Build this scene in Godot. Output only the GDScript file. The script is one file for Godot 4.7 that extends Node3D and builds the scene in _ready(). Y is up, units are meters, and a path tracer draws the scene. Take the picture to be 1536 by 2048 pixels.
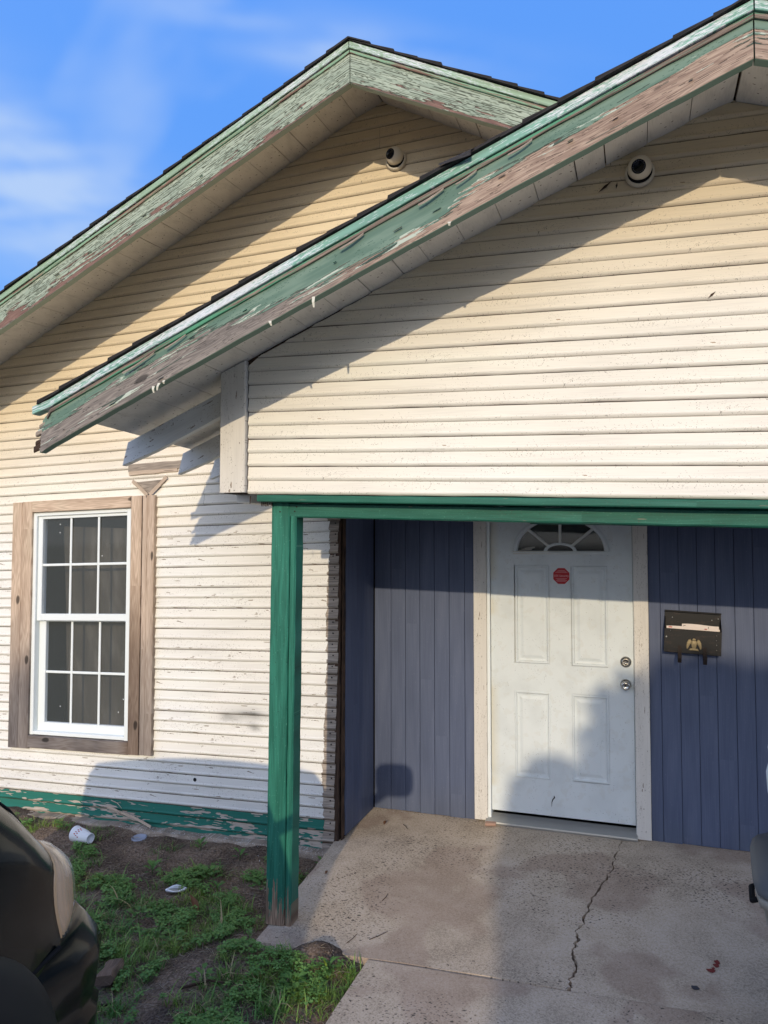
extends Node3D
# A weathered gabled house with a porch, seen between two parked vehicles. Axes: x along the front walls, y up, z out of the walls; metres.

var M = {}
var rng = RandomNumberGenerator.new()
var nz = FastNoiseLite.new()      # plain noise, frequency 1
var fb = FastNoiseLite.new()      # fractal noise, frequency 1
var taken = {}
var shear_k = 0.0                 # old walls out of level: y grows by k per metre of x
var shear_x = 0.0
var colf = null                   # optional colour of a vertex by its place
var house: Node3D

func sr(r, g, b): return Color(r / 255.0, g / 255.0, b / 255.0)
func n2(x, y): return nz.get_noise_2d(x, y)
func f2(x, y): return fb.get_noise_2d(x, y)
func sstep(a, b, x):
	var t = clampf((x - a) / (b - a), 0.0, 1.0)
	return t * t * (3.0 - 2.0 * t)

func numbered(called):
	if not taken.has(called):
		taken[called] = 0
		return called
	taken[called] += 1
	return "%s_%03d" % [called, taken[called]]

func tag(o, label, category, group = "", kind = ""):
	o.set_meta("label", label)
	if category: o.set_meta("category", category)
	if group: o.set_meta("group", group)
	if kind: o.set_meta("kind", kind)
	return o

func thing(called, at = Vector3.ZERO, turn = 0.0):
	var o = Node3D.new()
	o.name = numbered(called)
	add_child(o)
	o.position = at
	o.rotation.y = turn
	return o

func stnew():
	var s = SurfaceTool.new()
	s.begin(Mesh.PRIMITIVE_TRIANGLES)
	s.set_smooth_group(-1)
	return s

func obj(called, s, m, parent = null):
	s.generate_normals()
	var o = MeshInstance3D.new()
	o.mesh = s.commit()
	o.mesh.surface_set_material(0, m)
	if parent == null:
		o.name = numbered(called)
		add_child(o)
	else:
		o.name = called
		parent.add_child(o, true)
	return o

func vert(s, p, uv, c = null):
	var q = p
	if shear_k != 0.0: q.y += shear_k * (q.x - shear_x)
	if c != null: s.set_color(c)
	elif colf != null: s.set_color(colf.call(q))
	else: s.set_color(Color.WHITE)
	s.set_uv(uv)
	s.add_vertex(q)

# corners run counter-clockwise seen from outside
func quad(s, a, b, c, d, ua = Vector2(0, 0), ub = Vector2(1, 0), uc = Vector2(1, 1), ud = Vector2(0, 1), col = null):
	vert(s, a, ua, col); vert(s, c, uc, col); vert(s, b, ub, col)
	vert(s, a, ua, col); vert(s, d, ud, col); vert(s, c, uc, col)

func tri(s, a, b, c, col = null, ua = Vector2.ZERO, ub = Vector2(1, 0), uc = Vector2(0, 1)):
	vert(s, a, ua, col); vert(s, c, uc, col); vert(s, b, ub, col)

# skin between rings of points; outward = reference direction for open rings
func loft(s, rings, uvs, closed = true, caps = true, outward = null, smooth = -1, col = null):
	s.set_smooth_group(smooth)
	var n = rings[0].size()
	var last = n if closed else n - 1
	var score = 0.0
	for i in range(rings.size() - 1):
		var cen = Vector3.ZERO
		for p in rings[i]: cen += p
		for p in rings[i + 1]: cen += p
		cen /= 2.0 * n
		for j in last:
			var k = (j + 1) % n
			var nn = (rings[i][k] - rings[i][j]).cross(rings[i + 1][j] - rings[i][j])
			var od = outward if outward != null else (rings[i][j] + rings[i][k] + rings[i + 1][j]) / 3.0 - cen
			score += nn.dot(od)
	var flip = score < 0.0
	for i in range(rings.size() - 1):
		for j in last:
			var k = (j + 1) % n
			var uk = j + 1 if closed and uvs[i].size() > n else k
			if flip:
				quad(s, rings[i][k], rings[i][j], rings[i + 1][j], rings[i + 1][k], uvs[i][uk], uvs[i][j], uvs[i + 1][j], uvs[i + 1][uk], col)
			else:
				quad(s, rings[i][j], rings[i][k], rings[i + 1][k], rings[i + 1][j], uvs[i][j], uvs[i][uk], uvs[i + 1][uk], uvs[i + 1][j], col)
	if caps and closed:
		s.set_smooth_group(-1)
		for e in 2:
			var r = rings[0] if e == 0 else rings[rings.size() - 1]
			var u = uvs[0] if e == 0 else uvs[uvs.size() - 1]
			var axis = (rings[rings.size() - 1][0] - rings[0][0]) * (1.0 if e == 1 else -1.0)
			var c = Vector3.ZERO
			for p in r: c += p
			c /= float(n)
			var area = Vector3.ZERO
			for j in n: area += (r[j] - c).cross(r[(j + 1) % n] - c)
			var fl = area.dot(axis) < 0.0
			for j in n:
				var k = (j + 1) % n
				if fl: tri(s, c, r[k], r[j], col, u[j], u[k], u[j])
				else: tri(s, c, r[j], r[k], col, u[j], u[j], u[k])

# a board from p0 to p1: W its width, T its thickness (both vectors), chamfered edges, u runs along it in ulen metres
func plank(s, p0, p1, W, T, u0 = 0.0, ulen = 1.0, c = 0.003, nseg = 1, bow = 0.0, wob = 0.0, seed_ = 0.0, endcut = null):
	var w = W.length()
	var t = T.length()
	var cw = c / w
	var ct = c / t
	var sec = [Vector2(cw, 0), Vector2(1 - cw, 0), Vector2(1, ct), Vector2(1, 1 - ct), Vector2(1 - cw, 1), Vector2(cw, 1), Vector2(0, 1 - ct), Vector2(0, ct)]
	var rings = []
	var uvs = []
	var d = p1 - p0
	for i in nseg + 1:
		var f = float(i) / nseg
		var base = p0 + d * f + W.normalized() * (bow * 4.0 * f * (1.0 - f))
		var r = []
		var u = []
		for q in sec:
			var p = base + W * q.x + T * q.y
			if wob > 0.0:
				p += W.normalized() * n2(f * d.length() * 7.0 + seed_, q.x * 3.0 + q.y) * wob
			if endcut != null and (i == 0 or i == nseg):
				p += endcut.call(i == 0, q)
			r.append(p)
			u.append(Vector2((u0 + f * d.length()) / ulen, clampf(q.x, 0.01, 0.99)))
		rings.append(r)
		uvs.append(u)
	loft(s, rings, uvs)
	return s

func bx(s, lo, hi, c = 0.0, col = null):   # axis box, optional chamfer
	var size = hi - lo
	if c <= 0.0:
		var a = [Vector3(lo.x, lo.y, hi.z), Vector3(hi.x, lo.y, hi.z), Vector3(hi.x, hi.y, hi.z), Vector3(lo.x, hi.y, hi.z)]
		var b = [Vector3(lo.x, lo.y, lo.z), Vector3(hi.x, lo.y, lo.z), Vector3(hi.x, hi.y, lo.z), Vector3(lo.x, hi.y, lo.z)]
		quad(s, a[0], a[1], a[2], a[3], Vector2(lo.x, lo.y), Vector2(hi.x, lo.y), Vector2(hi.x, hi.y), Vector2(lo.x, hi.y), col)
		quad(s, b[1], b[0], b[3], b[2], Vector2(hi.x, lo.y), Vector2(lo.x, lo.y), Vector2(lo.x, hi.y), Vector2(hi.x, hi.y), col)
		quad(s, a[1], b[1], b[2], a[2], Vector2(hi.z, lo.y), Vector2(lo.z, lo.y), Vector2(lo.z, hi.y), Vector2(hi.z, hi.y), col)
		quad(s, b[0], a[0], a[3], b[3], Vector2(lo.z, lo.y), Vector2(hi.z, lo.y), Vector2(hi.z, hi.y), Vector2(lo.z, hi.y), col)
		quad(s, a[3], a[2], b[2], b[3], Vector2(lo.x, hi.z), Vector2(hi.x, hi.z), Vector2(hi.x, lo.z), Vector2(lo.x, lo.z), col)
		quad(s, b[0], b[1], a[1], a[0], Vector2(lo.x, lo.z), Vector2(hi.x, lo.z), Vector2(hi.x, hi.z), Vector2(lo.x, hi.z), col)
	else:
		# longest axis is the sweep
		if size.x >= size.y and size.x >= size.z:
			plank(s, lo, Vector3(hi.x, lo.y, lo.z), Vector3(0, size.y, 0), Vector3(0, 0, size.z), lo.x, 1.0, c)
		elif size.y >= size.z:
			plank(s, lo, Vector3(lo.x, hi.y, lo.z), Vector3(size.x, 0, 0), Vector3(0, 0, size.z), lo.y, 1.0, c)
		else:
			plank(s, lo, Vector3(lo.x, lo.y, hi.z), Vector3(size.x, 0, 0), Vector3(0, size.y, 0), lo.z, 1.0, c)
	return s

# surface of revolution: profile of (radius, along), round axis from o in direction ax
func lathe(s, prof, o, ax, n = 24, smooth = 1, col = null):
	var up = Vector3.UP if absf(ax.normalized().y) < 0.9 else Vector3.RIGHT
	var e1 = ax.cross(up).normalized()
	var e2 = ax.normalized().cross(e1)
	var rings = []
	var uvs = []
	for q in prof:
		var r = []
		var u = []
		for i in n:
			var a = TAU * i / n
			r.append(o + ax.normalized() * q.y + (e1 * cos(a) + e2 * sin(a)) * maxf(q.x, 0.00001))
			u.append(Vector2(float(i) / n, q.y))
		u.append(Vector2(1.0, q.y))
		rings.append(r)
		uvs.append(u)
	loft(s, rings, uvs, true, false, null, smooth, col)
	return s

func tube(s, pts, rad, n = 8, col = null):
	var rings = []
	var uvs = []
	for i in pts.size():
		var d = (pts[mini(i + 1, pts.size() - 1)] - pts[maxi(i - 1, 0)]).normalized()
		var up = Vector3.UP if absf(d.y) < 0.9 else Vector3.RIGHT
		var e1 = d.cross(up).normalized()
		var e2 = d.cross(e1)
		var r = []
		var u = []
		var rr = rad[i] if rad is Array else rad
		for k in n:
			var a = TAU * k / n
			r.append(pts[i] + (e1 * cos(a) + e2 * sin(a)) * rr)
			u.append(Vector2(float(k) / n, float(i)))
		rings.append(r)
		uvs.append(u)
	loft(s, rings, uvs, true, true, null, 1, col)
	return s

# ---------------------------------------------------------------- materials
func mat(c, rough = 0.8, metal = 0.0):
	var m = StandardMaterial3D.new()
	m.albedo_color = c
	m.roughness = rough
	m.metallic = metal
	m.metallic_specular = 0.4
	return m

var hv = 1.0          # height that a texture function leaves for its relief
var relief = {}       # texture -> its relief
func tex(w, h, fn, bumpy = false):
	var d = PackedByteArray()
	d.resize(w * h * 3)
	var hb = PackedByteArray()
	if bumpy: hb.resize(w * h)
	var k = 0
	for y in h:
		for x in w:
			hv = 1.0
			var c = fn.call(x, y)
			if bumpy: hb[y * w + x] = int(clampf(hv, 0, 1) * 255.0)
			d[k] = int(clampf(c.r, 0, 1) * 255.0)
			d[k + 1] = int(clampf(c.g, 0, 1) * 255.0)
			d[k + 2] = int(clampf(c.b, 0, 1) * 255.0)
			k += 3
	var im = Image.create_from_data(w, h, false, Image.FORMAT_RGB8, d)
	im.generate_mipmaps()
	var t = ImageTexture.create_from_image(im)
	if bumpy: relief[t] = ImageTexture.create_from_image(Image.create_from_data(w, h, false, Image.FORMAT_L8, hb))
	return t

func tmat(t, rough = 0.8, vc = true, tint = Color.WHITE):
	var m = mat(tint, rough)
	m.albedo_texture = t
	m.vertex_color_use_as_albedo = vc
	if relief.has(t):
		m.heightmap_enabled = true
		m.heightmap_texture = relief[t]
		m.heightmap_scale = 0.25
	return m

func wood_px(xm, ym, c0, c1, kn = 1.0):   # grain runs along x
	var wv = f2(xm * 0.7, ym * 9.0)
	var g = sin((ym * 90.0 + wv * 9.0 + n2(xm * 2.0, ym * 12.0) * 2.0) * 2.2)
	var fine = n2(xm * 11.0, ym * 420.0)
	var t = clampf(0.5 + 0.28 * g + 0.35 * fine + 0.3 * wv, 0.0, 1.0)
	var c = c0.lerp(c1, t)
	var kx = n2(xm * 3.1 + 40.0, ym * 7.0 + 3.0)
	if kn > 0.0 and kx > 0.78: c = c.lerp(c1.darkened(0.45), minf(1.0, (kx - 0.78) * 14.0) * kn)
	return c

# oil paint on siding: hairline cracks along the grain, dirt, patches down to bare wood
func paint_px(xm, ym, base, bare, thr, crk, course = 0.0685, dirt = 1.0):
	var c = base
	var v = fmod(ym, course) / course if course < 1.0 else 0.5
	var st = n2(xm * 4.0, ym * 300.0) * 0.035 + f2(xm * 1.3, ym * 9.0) * 0.05 * dirt
	c = c.lightened(st) if st > 0 else c.darkened(-st)
	if v < 0.06: c = c.lerp(sr(116, 106, 92), 0.35 * (0.5 + 0.5 * n2(xm * 5.0, ym * 5.0)) * dirt)
	var a = absf(n2(xm * 9.0 + n2(xm * 30.0, ym * 90.0) * 0.4, ym * 140.0))
	var m = f2(xm * 1.1 + 9.0, ym * 10.0)
	if a < crk and m > 0.0:
		hv = 0.55
		c = c.lerp(sr(92, 82, 70), 0.55 * clampf(m * 5.0, 0.0, 1.0) * (1.0 - a / crk) + 0.1)
	var vert_crack = absf(n2(xm * 26.0, ym * 14.0 + 50.0))
	if vert_crack < 0.012 and f2(xm * 2.0 + 30.0, ym * 20.0) > 0.22: c = c.lerp(sr(70, 62, 52), 0.7)
	var p = f2(xm * 2.4, ym * 16.0 + 70.0) * 0.75 + n2(xm * 13.0, ym * 75.0) * 0.3 + (0.1 if v < 0.14 else 0.0)
	if p > thr:
		hv = 0.15
		var t = clampf((p - thr) / 0.05, 0.0, 1.0)
		c = c.lerp(sr(96, 84, 72), 1.0) if t < 0.25 else bare.lightened(0.12 * n2(xm * 12.0, ym * 400.0)) if n2(xm * 12.0, ym * 400.0) > 0 else bare.darkened(-0.22 * n2(xm * 12.0, ym * 400.0))
	return c

func make_materials():
	var bare = sr(168, 156, 142)
	M.siding_white = tmat(tex(1536, 96, func(x, y): return paint_px(x / 512.0, y / 96.0 * 0.137, sr(228, 227, 223), bare, 0.63, 0.03), true), 0.75)
	M.siding_cream = tmat(tex(1536, 96, func(x, y): return paint_px(x / 512.0 + 20.0, y / 96.0 * 0.137, sr(230, 227, 219), sr(160, 140, 115), 0.80, 0.013, 0.0685, 0.8)), 0.7)
	M.siding_green = tmat(tex(1536, 96, func(x, y): return paint_px(x / 512.0 + 41.0, y / 96.0 * 0.137, sr(34, 106, 92), sr(176, 164, 150), 0.30, 0.03, 0.0685, 0.6), true), 0.7)
	M.siding_low = tmat(tex(1536, 96, func(x, y): return paint_px(x / 512.0 + 47.0, y / 96.0 * 0.137, sr(34, 106, 92), sr(176, 164, 150), 0.10, 0.03, 0.0685, 0.6), true), 0.7)
	M.bare_grey = tmat(tex(512, 64, func(x, y): return wood_px(x / 256.0, y / 64.0 * 0.14, sr(120, 110, 100), sr(176, 164, 150))), 0.85)
	M.new_wood = tmat(tex(1024, 64, func(x, y): return wood_px(x / 512.0 + 7.0, y / 64.0 * 0.09, sr(216, 200, 180), sr(172, 153, 134))), 0.75)
	M.sooty_wood = tmat(tex(512, 64, func(x, y): return wood_px(x / 256.0 + 3.0, y / 64.0 * 0.14, sr(44, 34, 28), sr(86, 66, 52))), 0.9)
	# pale green rake boards of the main gable: cracked all over, bare red-brown along the lower edge
	var main_fascia = func(x, y):
		var u = x / 2048.0
		var v = y / 80.0
		var xm = u * 5.0
		var ym = v * 0.14
		var c = sr(166, 178, 160).lerp(sr(146, 160, 144), clampf(0.5 + f2(xm * 2.0, ym * 30.0), 0, 1))
		var a = n2(xm * 4.5 + n2(xm * 16.0, ym * 40.0) * 0.5, ym * 200.0)
		if a > 0.34 - 0.26 * (1.0 - v): c = c.lerp(sr(60, 66, 54), clampf((a - 0.15) * 2.2, 0.2, 0.85))
		hv = 1.0 - 0.5 * sstep(0.1, 0.4, a)
		var hi = n2(xm * 9.0 + 5.0, ym * 190.0 + 9.0)
		if hi > 0.5: c = c.lightened(0.08)
		var edge = 0.10 + 0.40 * f2(xm * 1.6 + 3.0, 1.0) + 0.34 * n2(xm * 2.6 + ym * 14.0, ym * 40.0) + 0.14 * n2(xm * 9.0, ym * 160.0)
		if v < edge:
			hv = 0.2 + 0.2 * n2(xm * 8.0, ym * 300.0)
			c = sr(104, 80, 74).lerp(sr(142, 114, 102), clampf(0.5 + n2(xm * 8.0, ym * 300.0) * 0.8, 0, 1))
		elif v < edge + 0.035:
			hv = 0.6
			c = sr(58, 54, 46)
		return c
	M.main_fascia = tmat(tex(2048, 80, main_fascia, true), 0.8)
	# green rake boards of the porch gable: the lower half weathered to bare wood, grey at the eave and tan towards the peak
	var porch_fascia = func(x, y):
		var u = x / 2048.0
		var v = y / 96.0
		var xm = u * 3.35
		var ym = v * 0.15
		var c = sr(92, 119, 106).lerp(sr(112, 136, 122), clampf(0.5 + f2(xm * 2.0, ym * 20.0) * 1.2, 0, 1))
		var cr = absf(n2(xm * 5.0, ym * 120.0 + 7.0))
		if cr < 0.035 and f2(xm * 1.5, ym * 8.0 + 4.0) > 0.02: c = c.lerp(sr(40, 70, 56), 0.7)
		var pts = [0.0, 0.72, 0.04, 0.45, 0.08, 0.58, 0.14, 0.68, 0.30, 0.66, 0.36, 0.50, 0.42, 0.2, 0.50, 0.30, 0.56, 0.22, 0.63, 0.28, 0.68, 0.52, 0.78, 0.60, 0.90, 0.62, 1.0, 0.64]
		var e = 0.6
		for i in range(0, pts.size() - 2, 2):
			if u >= pts[i] and u <= pts[i + 2]: e = lerpf(pts[i + 1], pts[i + 3], (u - pts[i]) / (pts[i + 2] - pts[i]))
		e += 0.12 * f2(xm * 2.0, ym * 4.0) + 0.16 * n2(xm * 2.4, ym * 75.0) + 0.06 * n2(xm * 9.0, ym * 170.0)
		var isle = f2(xm * 0.8 + 11.0, ym * 24.0) + 0.25 * n2(xm * 4.0, ym * 130.0)
		if v < e and not (isle > 0.44 and v > 0.12):
			var tan_ = sstep(0.35, 0.6, u)
			var c0 = sr(104, 98, 94).lerp(sr(128, 108, 96), tan_)
			var c1 = sr(148, 140, 132).lerp(sr(178, 158, 141), tan_)
			c = wood_px(xm, ym, c1, c0, 0.7)
			hv = 0.3 + 0.25 * n2(xm * 3.0, ym * 200.0)
			var crack = absf(n2(xm * 1.6 + 4.0, ym * 60.0))
			if crack < 0.03:
				hv = 0.0
				c = c.darkened(0.45)
		elif v < e + 0.035: c = c.darkened(0.35) if n2(xm * 3.0, ym * 30.0) > 0.0 else sr(182, 192, 178)
		return c
	M.porch_fascia = tmat(tex(2048, 96, porch_fascia, true), 0.8)
	# rake moulding, flaking
	M.moulding = tmat(tex(1024, 24, func(x, y):
		var xm = x / 200.0
		var ym = y / 24.0 * 0.03
		var c = sr(130, 164, 136)
		if f2(xm * 1.4 + 8.0, ym * 20.0) + 0.4 * n2(xm * 9.0, ym * 150.0) > 0.05: c = wood_px(xm, ym, sr(156, 128, 112), sr(104, 82, 74), 0.0)
		return c), 0.8)
	M.moulding_porch = tmat(tex(1024, 24, func(x, y):
		var xm = x / 300.0
		var ym = y / 24.0 * 0.03
		var c = sr(84, 146, 116)
		if f2(xm * 1.4 + 8.0, ym * 20.0) + 0.4 * n2(xm * 9.0, ym * 150.0) + 0.45 * (0.62 - x / 1024.0) > 0.0: c = wood_px(xm, ym, sr(150, 134, 122), sr(84, 74, 68), 0.0)
		return c), 0.8)
	# galvanised drip edge, green paint chipped to white metal
	var drip = func(x, y, base, bias):
		var xm = x / 340.0
		var ym = y / 24.0 * 0.04
		var c = base.lerp(base.darkened(0.12), clampf(0.5 + f2(xm * 3.0, ym * 40.0), 0, 1))
		var p = f2(xm * 1.0 + bias, 2.0) * 1.0 + n2(xm * 42.0, ym * 420.0) * 0.6 + n2(xm * 12.0, ym * 120.0) * 0.45
		if p > 0.18: c = sr(216, 222, 226).lerp(sr(186, 196, 202), clampf(0.5 + n2(xm * 60.0, ym * 500.0), 0, 1))
		return c
	M.drip_main = tmat(tex(1024, 24, func(x, y): return drip.call(x, y, sr(150, 178, 152), 3.0)), 0.55)
	M.drip_porch = tmat(tex(1024, 24, func(x, y): return drip.call(x, y, sr(124, 172, 156), 9.3)), 0.55)
	M.soffit = tmat(tex(512, 64, func(x, y):
		var st = n2(x / 40.0, y / 2.0) * 0.04 + f2(x / 90.0, y / 40.0) * 0.07
		var c = sr(224, 220, 212)
		if n2(x / 9.0, y / 9.0 + 33.0) > 0.86: c = sr(120, 108, 96)
		return c.lightened(st) if st > 0 else c.darkened(-st)), 0.8)
	M.trim_white = tmat(tex(512, 64, func(x, y): return paint_px(x / 256.0 + 60.0, 0.02 + y / 64.0 * 0.1, sr(214, 210, 202), sr(150, 136, 122), 0.66, 0.03, 10.0, 0.8)), 0.7)
	M.rafter = tmat(tex(512, 64, func(x, y): return paint_px(x / 256.0 + 80.0, 0.02 + y / 64.0 * 0.1, sr(224, 226, 224), sr(150, 142, 134), 0.6, 0.02, 10.0, 1.0)), 0.75)
	M.green = tmat(tex(1024, 64, func(x, y):
		var xm = x / 512.0
		var ym = y / 64.0 * 0.1
		var c = paint_px(xm + 100.0, 0.02 + ym, sr(29, 96, 79), sr(140, 128, 112), 0.72, 0.05, 10.0, 1.6)
		var g = n2(xm * 5.0, ym * 330.0)
		c = c.lightened(0.07 * g) if g > 0 else c.darkened(-0.14 * g)
		if n2(xm * 60.0, ym * 400.0) > 0.84: c = c.lerp(sr(140, 186, 160), 0.5)
		var scratch = absf(n2(xm * 3.0, ym * 18.0 + xm * 1.3))
		if scratch < 0.006 and f2(xm * 1.2, 5.0) > 0.1: c = c.darkened(0.3)
		return c), 0.62)
	# the post's paint stops ragged above its bare foot (u is height over 2.1 m)
	M.post = tmat(tex(1024, 64, func(x, y):
		var xm = x / 1024.0 * 2.1
		var ym = y / 64.0 * 0.1
		var c = sr(30, 98, 80).lerp(sr(42, 116, 96), clampf(0.5 + f2(xm * 1.6, ym * 22.0) * 1.3, 0, 1))
		var g = n2(xm * 5.0, ym * 330.0)
		c = c.lightened(0.07 * g) if g > 0 else c.darkened(-0.16 * g)
		var sc = absf(n2(xm * 4.0 + ym * 20.0, ym * 16.0 - xm * 2.0))
		if sc < 0.012 and xm > 0.9 and xm < 1.45: c = c.darkened(0.35)
		if n2(xm * 50.0, ym * 300.0) > 0.86: c = c.lerp(sr(150, 186, 160), 0.5)
		var top = 0.13 + 0.12 * n2(3.0, ym * 60.0) + 0.04 * n2(xm * 20.0, ym * 200.0)
		if xm < top: c = wood_px(xm, ym, sr(164, 142, 120), sr(96, 78, 64), 0.5)
		return c), 0.65)
	M.blue = tmat(tex(1024, 64, func(x, y):
		var xm = x / 512.0
		var ym = y / 64.0 * 0.1
		var g = n2(xm * 3.0, ym * 420.0) * 0.06 + f2(xm * 1.0, ym * 10.0) * 0.05
		var c = sr(83, 93, 118)
		c = c.lightened(g) if g > 0 else c.darkened(-g)
		if n2(xm * 40.0, ym * 300.0) > 0.9: c = c.lerp(sr(150, 152, 160), 0.5)
		return c), 0.6)
	M.door = tmat(tex(512, 1024, func(x, y):
		var u = x / 512.0 * 0.9
		var v = y / 1024.0 * 2.05
		var c = sr(212, 219, 220)
		var g = f2(u * 3.0, v * 3.0) * 0.05
		c = c.lightened(g) if g > 0 else c.darkened(-g)
		if u < 0.06: c = c.lerp(sr(190, 172, 134), 0.35 * sstep(0.0, 0.35, f2(v * 1.3, 3.0) + 0.15) * (1.0 - u / 0.06))
		var smudge = f2(u * 9.0 + 4.0, v * 9.0)
		if smudge > 0.34: c = c.lerp(sr(188, 186, 176), minf(0.15, (smudge - 0.34) * 0.8))
		var sc = absf(n2(u * 12.0 + v * 6.0, v * 12.0 - u * 20.0))
		if sc < 0.008 and f2(u * 5.0 + 20.0, v * 5.0) > 0.3: c = c.darkened(0.35)
		if n2(u * 120.0, v * 120.0) > 0.9 and f2(u * 6.0, v * 6.0 + 9.0) > 0.2: c = c.darkened(0.4)
		return c), 0.45)
	M.vinyl = mat(sr(226, 232, 232), 0.4)
	M.concrete = tmat(tex(1024, 1024, func(x, y):
		var xm = x / 1024.0 * 3.0
		var zm = y / 1024.0 * 3.0
		var c = sr(190, 173, 151)
		var big = f2(xm * 0.9, zm * 0.9)
		var mid = f2(xm * 4.0 + 9.0, zm * 4.0)
		var fine = n2(xm * 110.0, zm * 110.0)
		var t = big * 0.10 + mid * 0.10 + fine * 0.15 + n2(xm * 45.0, zm * 45.0) * 0.07
		c = c.lightened(t) if t > 0 else c.darkened(-t)
		var warm = f2(xm * 1.1 + 30.0, zm * 1.1)
		if warm > 0.12: c = c.lerp(sr(132, 108, 94), minf(0.3, (warm - 0.12) * 1.3))
		var pit = n2(xm * 58.0, zm * 92.0)
		var where = f2(xm * 0.8 + 5.0, zm * 0.8 + 2.0)
		if pit > 0.78 - where * 0.35: c = c.lerp(sr(66, 59, 52), clampf((pit - 0.74 + where * 0.35) * 7.0, 0.0, 0.75))
		var big_pit = n2(xm * 30.0 + 3.0, zm * 46.0)
		if big_pit > 0.88 - where * 0.25: c = c.lerp(sr(60, 54, 48), 0.75)
		var agg = n2(xm * 60.0 + 70.0, zm * 60.0)
		if agg > 0.74: c = c.lerp(sr(186, 174, 158), 0.5)
		return c), 0.9)
	M.footing = tmat(tex(512, 64, func(x, y):
		var t = f2(x / 60.0, y / 20.0) * 0.2 + n2(x / 3.0, y / 3.0) * 0.1
		var c = sr(148, 134, 118)
		if n2(x / 2.5, y / 2.5 + 40.0) > 0.72: c = sr(214, 208, 198)
		return c.lightened(t) if t > 0 else c.darkened(-t)), 0.92)
	M.soil = tmat(tex(1024, 1024, func(x, y):
		var xm = x / 1024.0 * 2.5
		var zm = y / 1024.0 * 2.5
		var c = sr(116, 98, 82).lerp(sr(78, 64, 53), clampf(0.5 + f2(xm * 2.0, zm * 2.0) * 1.4, 0, 1))
		var f = n2(xm * 60.0, zm * 60.0) * 0.3 + n2(xm * 150.0, zm * 150.0) * 0.2
		c = c.lightened(f * 0.5) if f > 0 else c.darkened(-f)
		if n2(xm * 24.0, zm * 90.0) > 0.62: c = c.lerp(sr(128, 108, 84), 0.5)
		return c), 0.95)
	M.shingle = tmat(tex(256, 256, func(x, y):
		var t = n2(x / 1.6, y / 1.6) * 0.5 + f2(x / 60.0, y / 60.0) * 0.3
		var c = sr(52, 50, 50)
		return c.lightened(t * 0.3) if t > 0 else c.darkened(-t)), 0.95)
	M.dark = mat(sr(16, 16, 18), 0.9)
	M.interior = mat(sr(46, 44, 42), 0.95)
	M.curtain = tmat(tex(512, 512, func(x, y):
		var t = f2(x / 150.0 + y / 300.0, y / 260.0 - x / 500.0) * 0.14 + n2(x / 1.5, y / 1.5) * 0.04
		var c = sr(58, 54, 48)
		return c.lightened(t) if t > 0 else c.darkened(-t)), 0.95)
	var g = mat(Color(0.9, 0.95, 0.95, 0.06), 0.03)
	g.transparency = BaseMaterial3D.TRANSPARENCY_ALPHA
	g.metallic_specular = 0.3
	M.glass = g
	M.steel = mat(sr(190, 188, 182), 0.22, 1.0)
	M.nickel = mat(sr(150, 146, 140), 0.35, 1.0)
	M.brass = mat(sr(136, 122, 92), 0.5, 0.3)
	M.alu = mat(sr(176, 176, 172), 0.45, 0.6)
	M.black_metal = tmat(tex(256, 128, func(x, y):
		var c = sr(8, 9, 13)
		var r = f2(x / 30.0, y / 30.0) + 0.4 * n2(x / 4.0, y / 4.0)
		if r > 0.5: c = sr(40, 30, 26)
		return c), 0.5)
	M.rust = mat(sr(44, 36, 32), 0.7, 0.3)
	M.paper = mat(sr(226, 214, 206), 0.8)
	M.red = mat(sr(176, 30, 40), 0.5)
	M.red_ink = mat(sr(188, 70, 60), 0.7)
	M.ink = mat(sr(40, 36, 40), 0.7)
	M.print = mat(sr(240, 190, 190), 0.6)
	M.cam_white = mat(sr(214, 206, 190), 0.4)
	M.lens = mat(sr(8, 10, 18), 0.12)
	M.led = mat(sr(78, 82, 96), 0.3)
	M.foam = mat(sr(234, 236, 240), 0.5)
	M.flake = mat(sr(206, 204, 188), 0.8)
	M.flake_green = mat(sr(110, 160, 130), 0.8)
	M.flake_bare = tmat(tex(256, 64, func(x, y): return wood_px(x / 128.0, y / 64.0 * 0.14, sr(206, 188, 168), sr(160, 142, 124))), 0.85)

# ---------------------------------------------------------------- the house
const COURSE = 0.0685
# heights of the rakes, each measured at its own plane
func main_joint(x): return 4.62 - 0.478 * (0.245 - x) if x < 0.245 else 4.62 - 0.545 * (x - 0.245)
func main_top(x): return 4.637 - 0.4776 * (0.264 - x) if x < 0.264 else 4.637 - 0.5 * (x - 0.264)
func main_low(x): return 4.392 - 0.4753 * (0.264 - x) if x < 0.264 else 4.392 - 0.48 * (x - 0.264)
func bowed(f, amount): return amount * 4.0 * f * (1.0 - f)
func porch_joint(x):
	var a = absf(x - 2.11)
	return 3.675 - 0.4274 * a + bowed(clampf(a / 2.96, 0, 1), 0.02)
func porch_top(x):
	var a = absf(x - 2.145)
	return 3.715 - 0.4027 * a + bowed(clampf(a / 3.0, 0, 1), 0.015)
func porch_low(x):
	var a = absf(x - 2.145)
	return 3.50 - 0.4076 * a + bowed(clampf(a / 3.04, 0, 1), 0.014)
const MAIN_Z = 1.15
const PORCH_Z = 2.15
const WALL_Z = 0.57
const GABLE_Z = 1.6

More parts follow.
